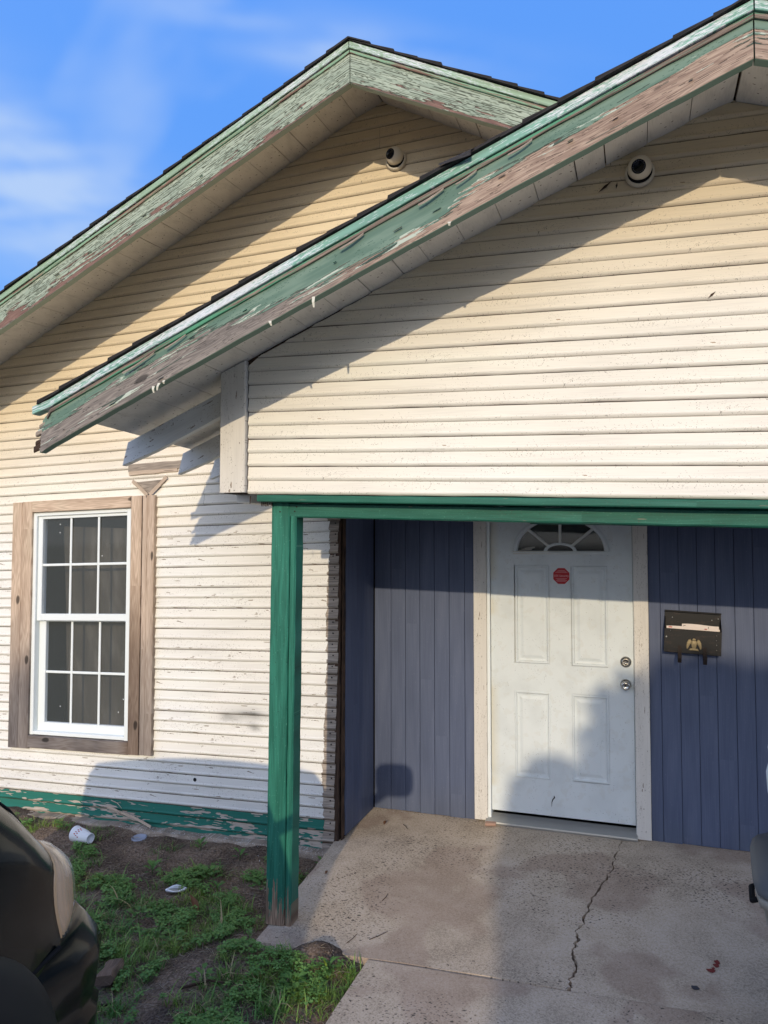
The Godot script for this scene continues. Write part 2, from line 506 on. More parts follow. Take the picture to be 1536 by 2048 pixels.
# one drop-siding board of two courses, its ends following the cuts xl(y) and xr(y) in world heights
func siding_board(parent, m, called, y0, zb, xl, xr, seed_, rows = 2):
	var prof = []
	for k in rows:
		var b = k * COURSE
		prof += [Vector2(b + 0.0, 0.002), Vector2(b + 0.0, 0.0060), Vector2(b + 0.003, 0.0092), Vector2(b + 0.007, 0.0124), Vector2(b + 0.012, 0.0150), Vector2(b + 0.0155, 0.0154), Vector2(b + 0.019, 0.0142), Vector2(b + 0.023, 0.0112), Vector2(b + 0.031, 0.0096), Vector2(b + 0.0668, 0.0054)]
	var la = 1e9
	var lb = -1e9
	for q in prof:
		var y = y0 + q.x
		la = minf(la, xl.call(y))
		lb = maxf(lb, xr.call(y))
	if lb - la < 0.01: return null
	var nseg = maxi(1, int((lb - la) / 0.07))
	var dz = (fposmod(seed_ * 7.31, 1.0) - 0.5) * 0.0018
	var rings = []
	var uvs = []
	for i in nseg + 1:
		var f = float(i) / nseg
		var r = []
		var u = []
		for j in prof.size():
			var q = prof[j]
			var a = xl.call(y0 + q.x)
			var b = maxf(a, xr.call(y0 + q.x))
			var x = lerpf(a, b, f)
			var jy = 0.0
			var jz = dz + n2(x * 1.1 + seed_ * 3.0, seed_) * 0.0012
			if j < 5:
				jy = (0.0012 if j < 3 else 0.0) + n2(x * 9.0, seed_ * 5.0) * 0.0009 + maxf(0.0, n2(x * 3.3, seed_ * 9.0) - 0.35) * 0.004
				jz += n2(x * 13.0, seed_ * 2.0) * 0.0008
			r.append(Vector3(x, y0 + q.x + jy + 0.0008, zb + q.y + (jz if q.y > 0.004 else 0.0)))
			u.append(Vector2((x + seed_ * 1.7) / 3.0, clampf((q.x + 0.002) / 0.137, 0.0, 0.999)))
		rings.append(r)
		uvs.append(u)
	var s = stnew()
	loft(s, rings, uvs, false, false, Vector3(0, 0, 1))
	return obj(called, s, m, parent)

# a run of siding in lengths, with a butt joint here and there
func siding_run(parent, m, called, y0, zb, xl, xr, seed_, rows = 2):
	var cut = -3.6 + 7.2 * fposmod(seed_ * 0.6180339 + 0.13, 1.0)
	var cut2 = cut + 2.1 + 0.8 * fposmod(seed_ * 0.381966, 1.0)
	var marks = []
	for c in [cut, cut2]:
		if c > xl.call(y0 + COURSE) + 0.35 and c < xr.call(y0 + COURSE) - 0.35: marks.append(c)
	var a = xl
	for i in marks.size():
		var c = marks[i]
		siding_board(parent, m, called, y0, zb, a, func(yy): return c - 0.0004, seed_ + i * 3.3, rows)
		a = func(yy): return c + 0.0004
	siding_board(parent, m, called, y0, zb, a, xr, seed_ + 7.7 * marks.size(), rows)

func build_house():
	house = thing("house")
	tag(house, "weathered cream clapboard house with green trim, peeling paint and a porch", "house")
	build_main_wall()
	build_gable_wall()
	build_porch_walls()
	build_roof("main_roof", 0.264, MAIN_Z, WALL_Z, -4.35, 4.9, main_top, main_low, main_joint, false)
	build_roof("porch_roof", 2.145, PORCH_Z, 0.6, -0.86, 5.15, porch_top, porch_low, porch_joint, true)
	build_porch_frame()
	build_window()
	build_door()

func build_main_wall():
	shear_k = 0.026
	shear_x = -0.05
	var back = stnew()   # sheathing, open at the window and behind the porch
	var zf = WALL_Z + 0.003
	var zb = WALL_Z - 0.11
	bx(back, Vector3(-4.3, -0.12, zb), Vector3(-2.43, 2.40, zf))
	bx(back, Vector3(-2.43, -0.12, zb), Vector3(-1.57, 0.53, zf))
	bx(back, Vector3(-2.43, 2.125, zb), Vector3(-1.57, 2.40, zf))
	bx(back, Vector3(-1.57, -0.12, zb), Vector3(-0.06, 2.40, zf))
	shear_k = 0.0
	var top = []   # the gable above
	var xs = [-4.3, -3.0, -1.5, 0.245, 1.8, 3.2, 4.2]
	for x in xs: top.append(Vector3(x, maxf(2.30, main_joint(x) + 0.02), zf))
	for i in xs.size() - 1:
		var a = Vector3(xs[i], 2.25 if xs[i] < 0 else 2.2, zf)
		var b = Vector3(xs[i + 1], 2.25 if xs[i + 1] < 0 else 2.2, zf)
		quad(back, a, b, top[i + 1], top[i])
		var o = Vector3(0, 0, -0.1)
		quad(back, b + o, a + o, top[i] + o, top[i + 1] + o)
	var wall = obj("main_wall", back, M.sooty_wood, house)
	shear_k = 0.026
	colf = func(p):
		var t = sstep(1.9, 3.1, p.y + 0.12 * n2(p.x * 1.3, p.y * 2.0))
		var c = Color(1.0, 0.985, 0.95).lerp(Color(0.94, 0.82, 0.63), t)
		var d = 1.0 + 0.05 * n2(p.x * 0.8, p.y * 3.0)
		# greasy black scuffs left of the post, splash dirt along the bottom
		for q in [[-0.62, 0.745, 0.09, 0.014], [-0.80, 0.715, 0.05, 0.022], [-0.63, 0.66, 0.03, 0.025], [-0.72, 0.73, 0.16, 0.05]]:
			d *= 1.0 - (0.78 if q[2] < 0.15 else 0.25) * exp(-pow((p.x - q[0]) / q[2], 2.0) - pow((p.y - q[1]) / q[3], 2.0))
		d *= 1.0 - 0.10 * sstep(0.45, 0.15, p.y + 0.1 * n2(p.x * 3.0, 2.0))
		return Color(c.r * d, c.g * d, c.b * d)
	# work in the sheared frame: rake heights come back through the same shear
	var unshear = func(x): return main_joint(x) - 0.026 * (x + 0.05)
	var ybot = 0.132 - 3.0 * COURSE
	var pieces = 0
	for k in 36:
		var y = ybot + k * 2.0 * COURSE
		var green_rows = k < 1
		var m = M.siding_white if y < 1.95 else M.siding_cream
		var left = func(yy):
			var x = -4.3
			while x < 0.245 and unshear.call(x) < yy: x += 0.004
			return x
		var right = func(yy):
			var x = 4.2
			while x > 0.245 and unshear.call(x) < yy: x -= 0.004
			return x
		var lefts = {}
		var rights = {}
		var fl = func(yy):
			if yy < 2.3: return -4.3
			if not lefts.has(yy): lefts[yy] = left.call(yy)
			return lefts[yy]
		var fr = func(yy):
			if not rights.has(yy): rights[yy] = right.call(yy)
			return rights[yy]
		if unshear.call(0.245) < y: break
		if y > 2.15:
			siding_run(wall, M.siding_cream, "siding_board", y, WALL_Z, fl, fr, k * 1.37 + 0.5)
			continue
		# below the porch roof the wall ends at its corner, where the paint stops and the bare board ends show
		var jag = -0.128 + 0.018 * n2(k * 3.1, 5.0) + 0.014 * y
		var stop = func(yy): return jag + 0.010 * n2(yy * 60.0, 3.0)
		var bare_end = func(yy): return -0.052 + 0.006 * n2(k * 5.7, 9.0) + 0.014 * y
		var cuts = []
		if k >= 4 and k <= 15:
			cuts = [[fl, func(yy): return -2.57], [func(yy): return -1.38, stop]]
		else:
			cuts = [[fl, stop]]
		for c in cuts:
			if k == 0:
				var keep = colf
				colf = null
				siding_board(wall, M.siding_low, "siding_board", y, WALL_Z, c[0], c[1], 0.31)
				colf = keep
			elif k == 1:
				var keep2 = colf
				colf = null
				siding_board(wall, M.siding_green, "siding_board", y, WALL_Z, c[0], c[1], 1.9, 1)
				colf = keep2
				siding_run(wall, m, "siding_board", y + COURSE, WALL_Z, c[0], c[1], 2.2, 1)
			else:
				siding_run(wall, m, "siding_board", y, WALL_Z, c[0], c[1], k * 1.37 + pieces * 0.77)
			pieces += 1
		var keep3 = colf
		colf = null
		for h in 2:
			var bn = func(yy): return bare_end.call(yy) + 0.006 * n2(k * 2.0 + h * 7.0, 1.0)
			siding_board(wall, M.bare_grey, "bare_board_end", y + h * COURSE, WALL_Z - 0.0016, stop, bn, k * 0.77 + h * 0.4, 1)
		colf = keep3
	colf = null
	# nail heads in the bare ends
	var nails = stnew()
	for k in 30:
		lathe(nails, [Vector2(0.0045, 0), Vector2(0.0045, 0.003), Vector2(0.0, 0.004)], Vector3(-0.084 + 0.012 * n2(k * 4.0, 2.0) + 0.014 * k * COURSE, -0.02 + k * COURSE, WALL_Z + 0.009), Vector3(0, 0, 1), 6, -1)
	obj("nail_heads", nails, M.dark, wall).set_meta("kind", "stuff")
	# bare patches where boards have broken out over the window, with torn slivers
	shear_k = 0.0
	var gap = stnew()
	plank(gap, Vector3(-1.60, 2.336, 0.578), Vector3(-1.16, 2.352, 0.578), Vector3(0, 0.052, 0), Vector3(0, 0, 0.0095), 0.0, 2.0, 0.001, 6, 0.0, 0.004)
	obj("broken_patch", gap, M.bare_grey, wall)
	gap = stnew()
	plank(gap, Vector3(-1.59, 2.312, 0.582), Vector3(-1.20, 2.326, 0.580), Vector3(0.0, 0.026, 0), Vector3(0, 0, 0.012), 0.3, 2.0, 0.001, 6, 0.0, 0.006, 3.0)
	obj("torn_sliver", gap, M.flake_bare, wall)
	var wedge = stnew()
	var A = Vector3(-1.545, 2.262, 0.5885)
	var B = Vector3(-1.29, 2.278, 0.5885)
	var C = Vector3(-1.435, 2.178, 0.5885)
	tri(wedge, A, C, B, null, Vector2(0, 0.2), Vector2(0.1, 0.9), Vector2(0.2, 0.2))
	obj("broken_patch", wedge, M.bare_grey, wall)
	wedge = stnew()
	plank(wedge, A + Vector3(-0.02, 0, 0.001), C + Vector3(0.0, -0.018, 0.009), Vector3(0.012, 0.02, 0.003), Vector3(0, 0, 0.005), 0.0, 2.0, 0.001, 4, 0.0, 0.004, 1.0)
	plank(wedge, B + Vector3(0.015, 0.004, 0.001), C + Vector3(0.03, -0.015, 0.009), Vector3(-0.014, 0.02, 0.003), Vector3(0, 0, 0.005), 0.0, 2.0, 0.001, 4, 0.0, 0.004, 2.0)
	obj("torn_sliver", wedge, M.flake_bare, wall)
	# splintered strip lifting off the green band
	var spl = stnew()
	plank(spl, Vector3(-1.66, 0.010, 0.590), Vector3(-1.36, -0.055, 0.612), Vector3(0.004, 0.017, 0), Vector3(0, 0, 0.004), 0.0, 2.0, 0.001, 6, 0.01, 0.003, 1.0)
	obj("splinter", spl, M.flake_bare, wall)
	spl = stnew()
	plank(spl, Vector3(-1.73, 0.028, 0.589), Vector3(-1.62, 0.0, 0.600), Vector3(0.004, 0.020, 0), Vector3(0, 0, 0.004), 0.5, 2.0, 0.001, 4, 0.008, 0.003, 4.0)
	obj("splinter", spl, M.flake_bare, wall)
	spl = stnew()
	tube(spl, [Vector3(-1.70, 0.085, 0.588), Vector3(-1.64, 0.075, 0.598), Vector3(-1.60, 0.045, 0.602)], [0.003, 0.003, 0.001], 5)
	obj("splinter", spl, M.flake_bare, wall)
	var hole = stnew()
	lathe(hole, [Vector2(0.013, 0.0), Vector2(0.011, 0.001), Vector2(0.0, 0.0012)], Vector3(-1.045, 0.285, WALL_Z + 0.0105), Vector3(0, 0, 1), 9, -1)
	obj("knot_hole", hole, M.dark, wall)
	# grey scuffs left on the paint
	shear_k = 0.0
	# concrete footing ledge under the wall
	var f = stnew()
	colf = null
	plank(f, Vector3(-4.3, -0.30, 0.44), Vector3(-0.05, -0.25, 0.44), Vector3(0, 0.21, 0), Vector3(0, 0, 0.215), 0.0, 1.2, 0.012, 46, 0.0, 0.012)
	obj("footing", f, M.footing, house)

func build_gable_wall():
	shear_k = -0.031
	shear_x = -0.1
	colf = func(p):
		var t = sstep(2.55, 3.4, p.y + 0.10 * n2(p.x * 1.1, p.y * 2.0) - 0.06 * p.x)
		var c = Color(1.0, 0.985, 0.95).lerp(Color(0.84, 0.72, 0.54), t)
		var d = 1.0 + 0.05 * n2(p.x * 0.8, p.y * 3.0)
		return Color(c.r * d, c.g * d, c.b * d)
	var un = func(x): return porch_joint(x) + 0.031 * (x + 0.1)
	var back = stnew()
	var xs = [-0.24, 0.4, 1.2, 2.11, 3.0, 3.8, 4.45]
	for i in xs.size() - 1:
		var a = Vector3(xs[i], 2.086, GABLE_Z + 0.003)
		var b = Vector3(xs[i + 1], 2.086, GABLE_Z + 0.003)
		var c = Vector3(xs[i + 1], un.call(xs[i + 1]) + 0.015, GABLE_Z + 0.003)
		var d = Vector3(xs[i], un.call(xs[i]) + 0.015, GABLE_Z + 0.003)
		var o = Vector3(0, 0, -0.10)
		quad(back, a, b, c, d)
		quad(back, b + o, a + o, d + o, c + o)
		quad(back, a + o, b + o, b, a)
		if i == 0: quad(back, a + o, a, d, d + o)
		if i == xs.size() - 2: quad(back, b, b + o, c + o, c)
	var wall = obj("gable_wall", back, M.sooty_wood, house)
	for k in 13:
		var y = 2.083 + k * 2.0 * COURSE
		if un.call(2.11) < y: break
		var ls = {}
		var rs = {}
		var fl = func(yy):
			if not ls.has(yy):
				var x = -0.098
				while x < 2.11 and un.call(x) < yy: x += 0.004
				ls[yy] = x
			return ls[yy]
		var fr = func(yy):
			if not rs.has(yy):
				var x = 4.4
				while x > 2.11 and un.call(x) < yy: x -= 0.004
				rs[yy] = x
			return rs[yy]
		siding_board(wall, M.siding_cream, "siding_board", y, GABLE_Z, fl, fr, k * 2.13 + 0.9)
	colf = null
	shear_k = 0.0
	# corner board, its head cut along the soffit
	var cb = stnew()
	var x0 = -0.245
	var x1 = -0.104
	var ring0 = []
	var ring1 = []
	var u0 = []
	var u1 = []
	for q in [Vector2(x0, 1.49), Vector2(x1, 1.49), Vector2(x1, 1.632), Vector2(x1 - 0.004, 1.636), Vector2(x0 + 0.004, 1.636), Vector2(x0, 1.632)]:
		ring0.append(Vector3(q.x, 2.092, q.y))
		ring1.append(Vector3(q.x, 2.752 + 0.40 * (q.x - x1), q.y))
		u0.append(Vector2(0.0, (q.x - x0) / 0.141))
		u1.append(Vector2(0.33, (q.x - x0) / 0.141))
	loft(cb, [ring0, ring1], [u0, u1])
	obj("corner_board", cb, M.trim_white, wall)
	cb = stnew()
	plank(cb, Vector3(4.41, 1.95, 1.49), Vector3(4.41, 2.68, 1.49), Vector3(0.14, 0, 0), Vector3(0, 0, 0.145), 0.0, 2.0)
	obj("corner_board", cb, M.trim_white, wall)
	# a few scrapes in the siding paint
	var sc = [[Vector3(1.60, 3.355, 0), Vector3(1.66, 3.40, 0), 0.006], [Vector3(1.675, 3.36, 0), Vector3(1.68, 3.39, 0), 0.004], [Vector3(2.03, 2.845, 0), Vector3(2.06, 2.872, 0), 0.005]]
	for e in sc:
		var q = stnew()
		var d = (e[1] - e[0])
		var w = Vector3(-d.y, d.x, 0).normalized() * e[2]
		var zz = Vector3(0, 0, GABLE_Z + 0.0145)
		var mid = (e[0] + e[1]) * 0.5 + zz
		quad(q, e[0] + zz, mid - w, e[1] + zz, mid + w)
		obj("paint_scrape", q, M.sooty_wood, wall)

func build_porch_walls():
	# back wall of grooved blue boards, open at the door; the paint is worn unevenly, splashed with dirt at the foot
	colf = func(p):
		var d = 1.0 + 0.10 * f2(p.x * 1.4 + p.z, p.y * 0.9) + 0.05 * n2(p.x * 7.0, p.y * 1.3)
		var dirt = sstep(0.30, 0.03, p.y + 0.10 * n2(p.x * 6.0, p.z * 6.0))
		return Color(d, d, d * 1.0).lerp(Color(1.05 * d, 0.98 * d, 0.84 * d), dirt * 0.5)
	var bk = stnew()
	bx(bk, Vector3(-0.1, -0.1, -0.12), Vector3(0.77, 2.32, -0.014))
	bx(bk, Vector3(1.75, -0.1, -0.12), Vector3(4.4, 2.32, -0.014))
	bx(bk, Vector3(0.77, 2.16, -0.12), Vector3(1.75, 2.32, -0.014))
	var wall = obj("porch_back_wall", bk, M.dark, house)
	var edges = [0.006, 0.125, 0.229, 0.331, 0.433, 0.536, 0.641, 0.706]
	var more = [1.797, 1.866, 1.974, 2.078, 2.18, 2.284, 2.386]
	for k in 19: more.append(2.386 + 0.103 * (k + 1))
	for grp in [edges, more]:
		for i in grp.size() - 1:
			var s = stnew()
			var yb = 0.035 + 0.006 * n2(i * 3.0, grp.size())
			plank(s, Vector3(grp[i] + 0.001, yb, -0.014), Vector3(grp[i] + 0.001, 2.30, -0.014), Vector3(grp[i + 1] - grp[i] - 0.002, 0, 0), Vector3(0, 0, 0.014 + 0.0006 * n2(i * 7.0, 1.0)), i * 0.37, 2.0, 0.0019, 30)
			obj("wall_board", s, M.blue, wall)
	# side wall of the porch, the return of the main wall
	bk = stnew()
	bx(bk, Vector3(-0.1, -0.1, -0.1), Vector3(-0.016, 2.32, 0.49))
	var side = obj("porch_side_wall", bk, M.dark, house)
	var zs = [0.0, 0.10, 0.20, 0.305, 0.41, 0.515]
	for i in zs.size() - 1:
		var s = stnew()
		plank(s, Vector3(-0.016, 0.03, zs[i] + 0.001), Vector3(-0.016, 2.30, zs[i] + 0.001), Vector3(0, 0, zs[i + 1] - zs[i] - 0.0008), Vector3(0.014, 0, 0), i * 0.41, 2.0, 0.001, 30)
		obj("wall_board", s, M.blue, side)
	colf = null
	# rough dark framing edge between the siding ends and the blue boards
	var st_ = stnew()
	plank(st_, Vector3(-0.062, -0.02, 0.49), Vector3(-0.05, 2.30, 0.49), Vector3(0.034, 0, 0), Vector3(0, 0, 0.084), 0.0, 2.0, 0.003, 24, 0.0, 0.006)
	obj("corner_stud", st_, M.sooty_wood, side)
	st_ = stnew()
	plank(st_, Vector3(-0.019, 0.0, 0.517), Vector3(-0.012, 2.30, 0.517), Vector3(0.009, 0, 0), Vector3(0, 0, 0.04), 0.7, 2.0, 0.002, 18, 0.0, 0.004, 5.0)
	obj("corner_stud", st_, M.sooty_wood, side)
	# porch ceiling
	var ce = stnew()
	bx(ce, Vector3(-0.1, 2.30, -0.1), Vector3(4.5, 2.34, 1.55))
	obj("porch_ceiling", ce, M.rafter, house)
	# rest of the house body, so that it stands as a building from any side
	var body = stnew()
	bx(body, Vector3(-4.3, -0.3, -6.0), Vector3(-4.2, 2.45, 0.46))
	bx(body, Vector3(4.4, -0.3, -6.0), Vector3(4.5, 2.45, 0.46))
	bx(body, Vector3(-4.3, -0.3, -6.1), Vector3(4.5, 2.45, -6.0))
	obj("outer_wall", body, M.siding_white, house)
	# room behind the window and door: dark
	var room = stnew()
	bx(room, Vector3(-4.2, 2.33, -5.9), Vector3(4.4, 2.38, -0.125))
	bx(room, Vector3(-4.2, 2.33, -0.125), Vector3(-0.105, 2.38, 0.455))
	bx(room, Vector3(-4.2, -0.2, -5.9), Vector3(4.4, -0.1, -0.125))
	bx(room, Vector3(-4.2, -0.2, -0.125), Vector3(-0.105, -0.1, 0.455))
	obj("room_lining", room, M.interior, house)

# a gable roof: deck boards seen from below, shingles, rake boards
func build_roof(called, px, zf, zwall, xl, xr, top, low, joint, porch):
	var back_z = -6.0 if not porch else 0.45
	var deck = stnew()
	for sgn in [-1, 1]:
		var xe = xl if sgn < 0 else xr
		var n = 8
		for i in n:
			var xa = lerpf(px, xe, float(i) / n)
			var xb = lerpf(px, xe, float(i + 1) / n)
			for seg in 2:
				var za = zf - 0.055 if seg == 0 else zwall
				var zc = zwall if seg == 0 else back_z
				var ha = [top.call(xa) - 0.031, top.call(xb) - 0.031] if seg == 0 else [joint.call(xa) + 0.022, joint.call(xb) + 0.022]
				var a = Vector3(xa, ha[0], za)
				var b = Vector3(xb, ha[1], za)
				var c = Vector3(xb, joint.call(xb) + 0.022, zc)
				var d = Vector3(xa, joint.call(xa) + 0.022, zc)
				var up = Vector3(0, 0.008, 0)
				if sgn < 0:
					quad(deck, b + up, a + up, d + up, c + up)
					quad(deck, a, b, c, d)
				else:
					quad(deck, a + up, b + up, c + up, d + up)
					quad(deck, b, a, d, c)
	var roof = obj(called, deck, M.sooty_wood, house)
	# soffit boards running out from the wall to the rake
	for sgn in [-1, 1]:
		var xe = xl if sgn < 0 else xr
		var x = px + sgn * 0.004
		var i = 0
		while (x - xe) * sgn < -0.03:
			var w = 0.166 + 0.006 * n2(i * 5.0, sgn + 3.0)
			if i % 5 == 3: w *= 0.75
			var x2 = x + sgn * w
			if (x2 - xe) * sgn > 0: x2 = xe
			var gap_ = 0.003 + (0.005 if (i * 7 + 3) % 6 == 0 else 0.0)
			var xa = x + sgn * gap_ * 0.5
			var xb = x2 - sgn * gap_ * 0.5
			var z0 = zwall - 0.02
			var z1 = zf - 0.04
			var s = stnew()
			var rings = []
			var uvs = []
			for z in [z0, z1]:
				var f = (z - zwall) / (zf - zwall)
				var ya = lerpf(joint.call(xa), top.call(xa) - 0.052, clampf(f, 0, 1))
				var yb = lerpf(joint.call(xb), top.call(xb) - 0.052, clampf(f, 0, 1))
				rings.append([Vector3(xa, ya, z), Vector3(xb, yb, z), Vector3(xb, yb + 0.016, z), Vector3(xa, ya + 0.016, z)])
				uvs.append([Vector2(z + i * 0.37, 0.05), Vector2(z + i * 0.37, 0.95), Vector2(z + i * 0.37, 0.9), Vector2(z + i * 0.37, 0.1)])
			loft(s, rings, uvs)
			obj("soffit_board", s, M.soffit if not porch or x > -0.9 else M.rafter, roof)
			x = x2
			i += 1
	# rake fascia, moulding, drip edge on both slopes
	for sgn in [-1, 1]:
		var xe = xl if sgn < 0 else xr
		if porch and sgn < 0: xe = -0.895
		var L = absf(xe - px)
		var nseg = 44
		var spec = [["fascia_board", 0.0, 0.0, 0.026, M.porch_fascia if porch else M.main_fascia],
			["rake_moulding", -1.0, 0.0, 0.034, M.moulding_porch if porch else M.moulding],
			["drip_edge", -2.0, 0.0, 0.046, M.drip_porch if porch else M.drip_main]]
		for e in spec:
			var s = stnew()
			var rings = []
			var uvs = []
			for i in nseg + 1:
				var f = float(i) / nseg
				var x = lerpf(px + sgn * 0.0025, xe, f)
				var t = top.call(x)
				var l = low.call(x)
				var ring = []
				var ur = []
				var ylo
				var yhi
				var z0
				var z1
				if e[0] == "fascia_board":
					ylo = l
					yhi = t - 0.062
					z0 = zf - 0.040
					z1 = zf
					ylo += 0.0016 * n2(x * 9.0, 4.0)
				elif e[0] == "rake_moulding":
					yhi = t - 0.058
					ylo = t - 0.076 + 0.002 * n2(x * 7.0, 2.0)
					z0 = zf + 0.0005
					z1 = zf + 0.010
				else:
					yhi = t - 0.016
					ylo = t - 0.053
					z0 = zf - 0.03
					z1 = zf + 0.018 + 0.002 * n2(x * 2.0, 8.0)
				if porch and sgn < 0:
					if e[0] == "rake_moulding" and i == nseg: x += 0.05
					if e[0] == "drip_edge" and i == nseg: x -= 0.028
				var u = (absf(x - xe)) / L
				if e[0] != "fascia_board": u = absf(x - xe) / 5.0
				var outline = [Vector2(ylo, z0), Vector2(ylo, z1 - 0.002), Vector2(ylo + 0.003, z1)]
				if e[0] == "fascia_board":
					for h in 7: outline.append(Vector2(lerpf(ylo, yhi, (h + 1.0) / 8.0), z1))
				outline += [Vector2(yhi - 0.002, z1), Vector2(yhi, z1 - 0.002), Vector2(yhi, z0)]
				for q in outline:
					var xx = x
					if porch and sgn < 0 and i == nseg and e[0] == "fascia_board":   # rotted tail
						xx += 0.028 * sstep(l, t, q.x) + 0.030 * n2(q.x * 34.0, 3.0) + 0.012 * n2(q.x * 120.0, q.y * 40.0)
					ring.append(Vector3(xx, q.x, q.y))
					var vv = clampf((q.x - ylo) / (yhi - ylo), 0.01, 0.99)
					if e[0] == "fascia_board" and q.x <= ylo + 0.0001 and q.y < z1 - 0.001: vv = 0.94
					ur.append(Vector2(0.463 if vv == 0.94 else u, vv))
				rings.append(ring)
				uvs.append(ur)
			loft(s, rings, uvs)
			obj(e[0], s, e[4], roof)
	# shingle courses, butts facing down the slope, their rake ends uneven
	for sgn in [-1, 1]:
		var xe = (xl if sgn < 0 else xr) + sgn * 0.03
		var slope = 0.45
		var expo = 0.135
		var run = absf(xe - px)
		var n = int(run / expo)
		for i in n + 1:
			var xb = xe - sgn * (i * run / (n + 1))
			var xa = xb - sgn * (run / (n + 1) + 0.05)
			if (xa - px) * sgn < 0: xa = px
			var s = stnew()
			var rings = []
			var uvs = []
			var zj = zf + 0.030 + 0.010 * n2(i * 3.7, sgn * 5.0 + (9.0 if porch else 0.0))
			var lift = 0.004 + 0.005 * absf(n2(i * 2.9, sgn * 2.0 + (4.0 if porch else 0.0)))
			for z in [zj, zj - 0.09, zwall, back_z + 0.02]:
				var f = clampf((z - zwall) / (zf - zwall), 0, 1)
				var ya = lerpf(joint.call(xa) + 0.042, top.call(xa) - 0.012, f)
				var yb = lerpf(joint.call(xb) + 0.042, top.call(xb) - 0.012, f)
				var th = 0.008
				rings.append([Vector3(xb, yb + 0.001, z), Vector3(xb - sgn * 0.003, yb + 0.006 + th + lift * f, z), Vector3(xa, ya + 0.003 + th * 0.5, z), Vector3(xa, ya + 0.001, z)])
				uvs.append([Vector2(z, 0.0), Vector2(z, 0.05), Vector2(z, 0.9), Vector2(z, 0.95)])
			loft(s, rings, uvs)
			obj("shingle", s, M.shingle, roof)
	var cap = stnew()
	for sgn in [-1, 1]:
		plank(cap, Vector3(px, top.call(px) - 0.006, zf + 0.034), Vector3(px, joint.call(px) + 0.05, back_z + 0.02), Vector3(sgn * 0.13, -0.060, 0), Vector3(0, 0.008, 0), 0.0, 1.0, 0.001)
	obj("ridge_cap", cap, M.shingle, roof)
	# curls of loose paint standing off the fascia
	var count = 12 if porch else 14
	for i in count:
		var f = fposmod(i * 0.6180339, 1.0)
		var x = lerpf(xl + 0.1, px - 0.05, f)
		var vv = 0.15 + 0.75 * fposmod(i * 0.381966 + 0.2, 1.0)
		var y = lerpf(low.call(x), top.call(x) - 0.085, vv)
		var len_ = 0.012 + 0.030 * fposmod(i * 0.7548, 1.0)
		var hgt = 0.002 + 0.004 * fposmod(i * 0.5698, 1.0)
		var s = stnew()
		var dir = Vector3(1, 0.42, 0).normalized()
		var a = Vector3(x, y, zf + 0.0015)
		var b = a + dir * len_
		var out = Vector3(0.0, -hgt, 0.006 + 0.008 * fposmod(i * 0.437, 1.0))
		var c = b + out + dir * 0.004 * n2(i * 3.0, 1.0)
		var d = a + out * 0.8 - dir * 0.003
		quad(s, a, d, c, b)
		obj("paint_flake", s, M.flake if i % 3 == 0 else M.flake_green, roof)
	if porch:
		# strips of paint hanging under the fascia
		for h in [[-0.27, 0.030, 0.004], [-0.24, 0.032, -0.010], [-0.215, 0.016, 0.0], [0.498, 0.045, 0.002], [0.30, 0.022, 0.008], [1.07, 0.016, 0.0]]:
			var s = stnew()
			var a = Vector3(h[0], low.call(h[0]) + 0.004, zf + 0.002)
			var w = Vector3(0.007, 0, 0)
			var m_ = a + Vector3(h[2] * 0.5, -h[1] * 0.5, 0.006)
			var e_ = a + Vector3(h[2], -h[1], 0.001)
			quad(s, m_ - w * 0.8, m_ + w * 0.8, a + w, a - w)
			quad(s, e_ - w * 0.5, e_ + w * 0.5, m_ + w * 0.8, m_ - w * 0.8)
			obj("paint_flake", s, M.flake, roof)
		# long slivers of the moulding peeling away
		for h in [[0.95, 0.10], [1.10, 0.08], [1.30, 0.09], [-0.42, 0.16], [-0.20, 0.10], [0.62, 0.10]]:
			var s = stnew()
			var a = Vector3(h[0], top.call(h[0]) - 0.086, zf + 0.010)
			var b = Vector3(h[0] + h[1], top.call(h[0] + h[1]) - 0.084, zf + 0.012)
			plank(s, a + Vector3(0, -0.012, 0.010), b, Vector3(0, 0.007, 0), Vector3(0, 0, 0.003), 0.0, 1.0, 0.0008, 6, -0.004, 0.003, h[0] * 9.0)
			obj("peeled_sliver", s, M.bare_grey, roof)
		# a torn shingle flap bent over the drip edge
		var fl = stnew()
		var t0 = Vector3(1.165, top.call(1.165) + 0.004, zf + 0.03)
		quad(fl, t0 + Vector3(-0.13, -0.045, 0.012), t0 + Vector3(0.0, -0.012, 0.014), t0 + Vector3(0.03, 0.018, -0.02), t0 + Vector3(-0.09, -0.020, -0.03))
		quad(fl, t0 + Vector3(-0.12, -0.055, 0.018), t0 + Vector3(0.0, -0.035, 0.020), t0 + Vector3(0.0, -0.012, 0.014), t0 + Vector3(-0.13, -0.045, 0.012))
		obj("torn_shingle", fl, M.shingle, roof)
		# rotted, splintered tail of the fascia
		for h in [[-0.90, 0.012, 0.045, 0.03], [-0.905, 0.045, 0.03, 0.022], [-0.895, 0.085, 0.04, 0.02], [-0.885, 0.12, 0.03, 0.015]]:
			var s = stnew()
			var a = Vector3(h[0] + 0.05, porch_low(h[0]) + h[1] + 0.02, zf - 0.022)
			plank(s, a, a + Vector3(-h[2] - 0.03, -0.03, 0.004), Vector3(0, h[3], 0), Vector3(0, 0, 0.020), 0.2, 2.0, 0.004, 5, 0.0, 0.006, h[1] * 90.0)
			obj("rotted_fascia_end", s, M.bare_grey if h[1] > 0.06 else M.sooty_wood, roof)
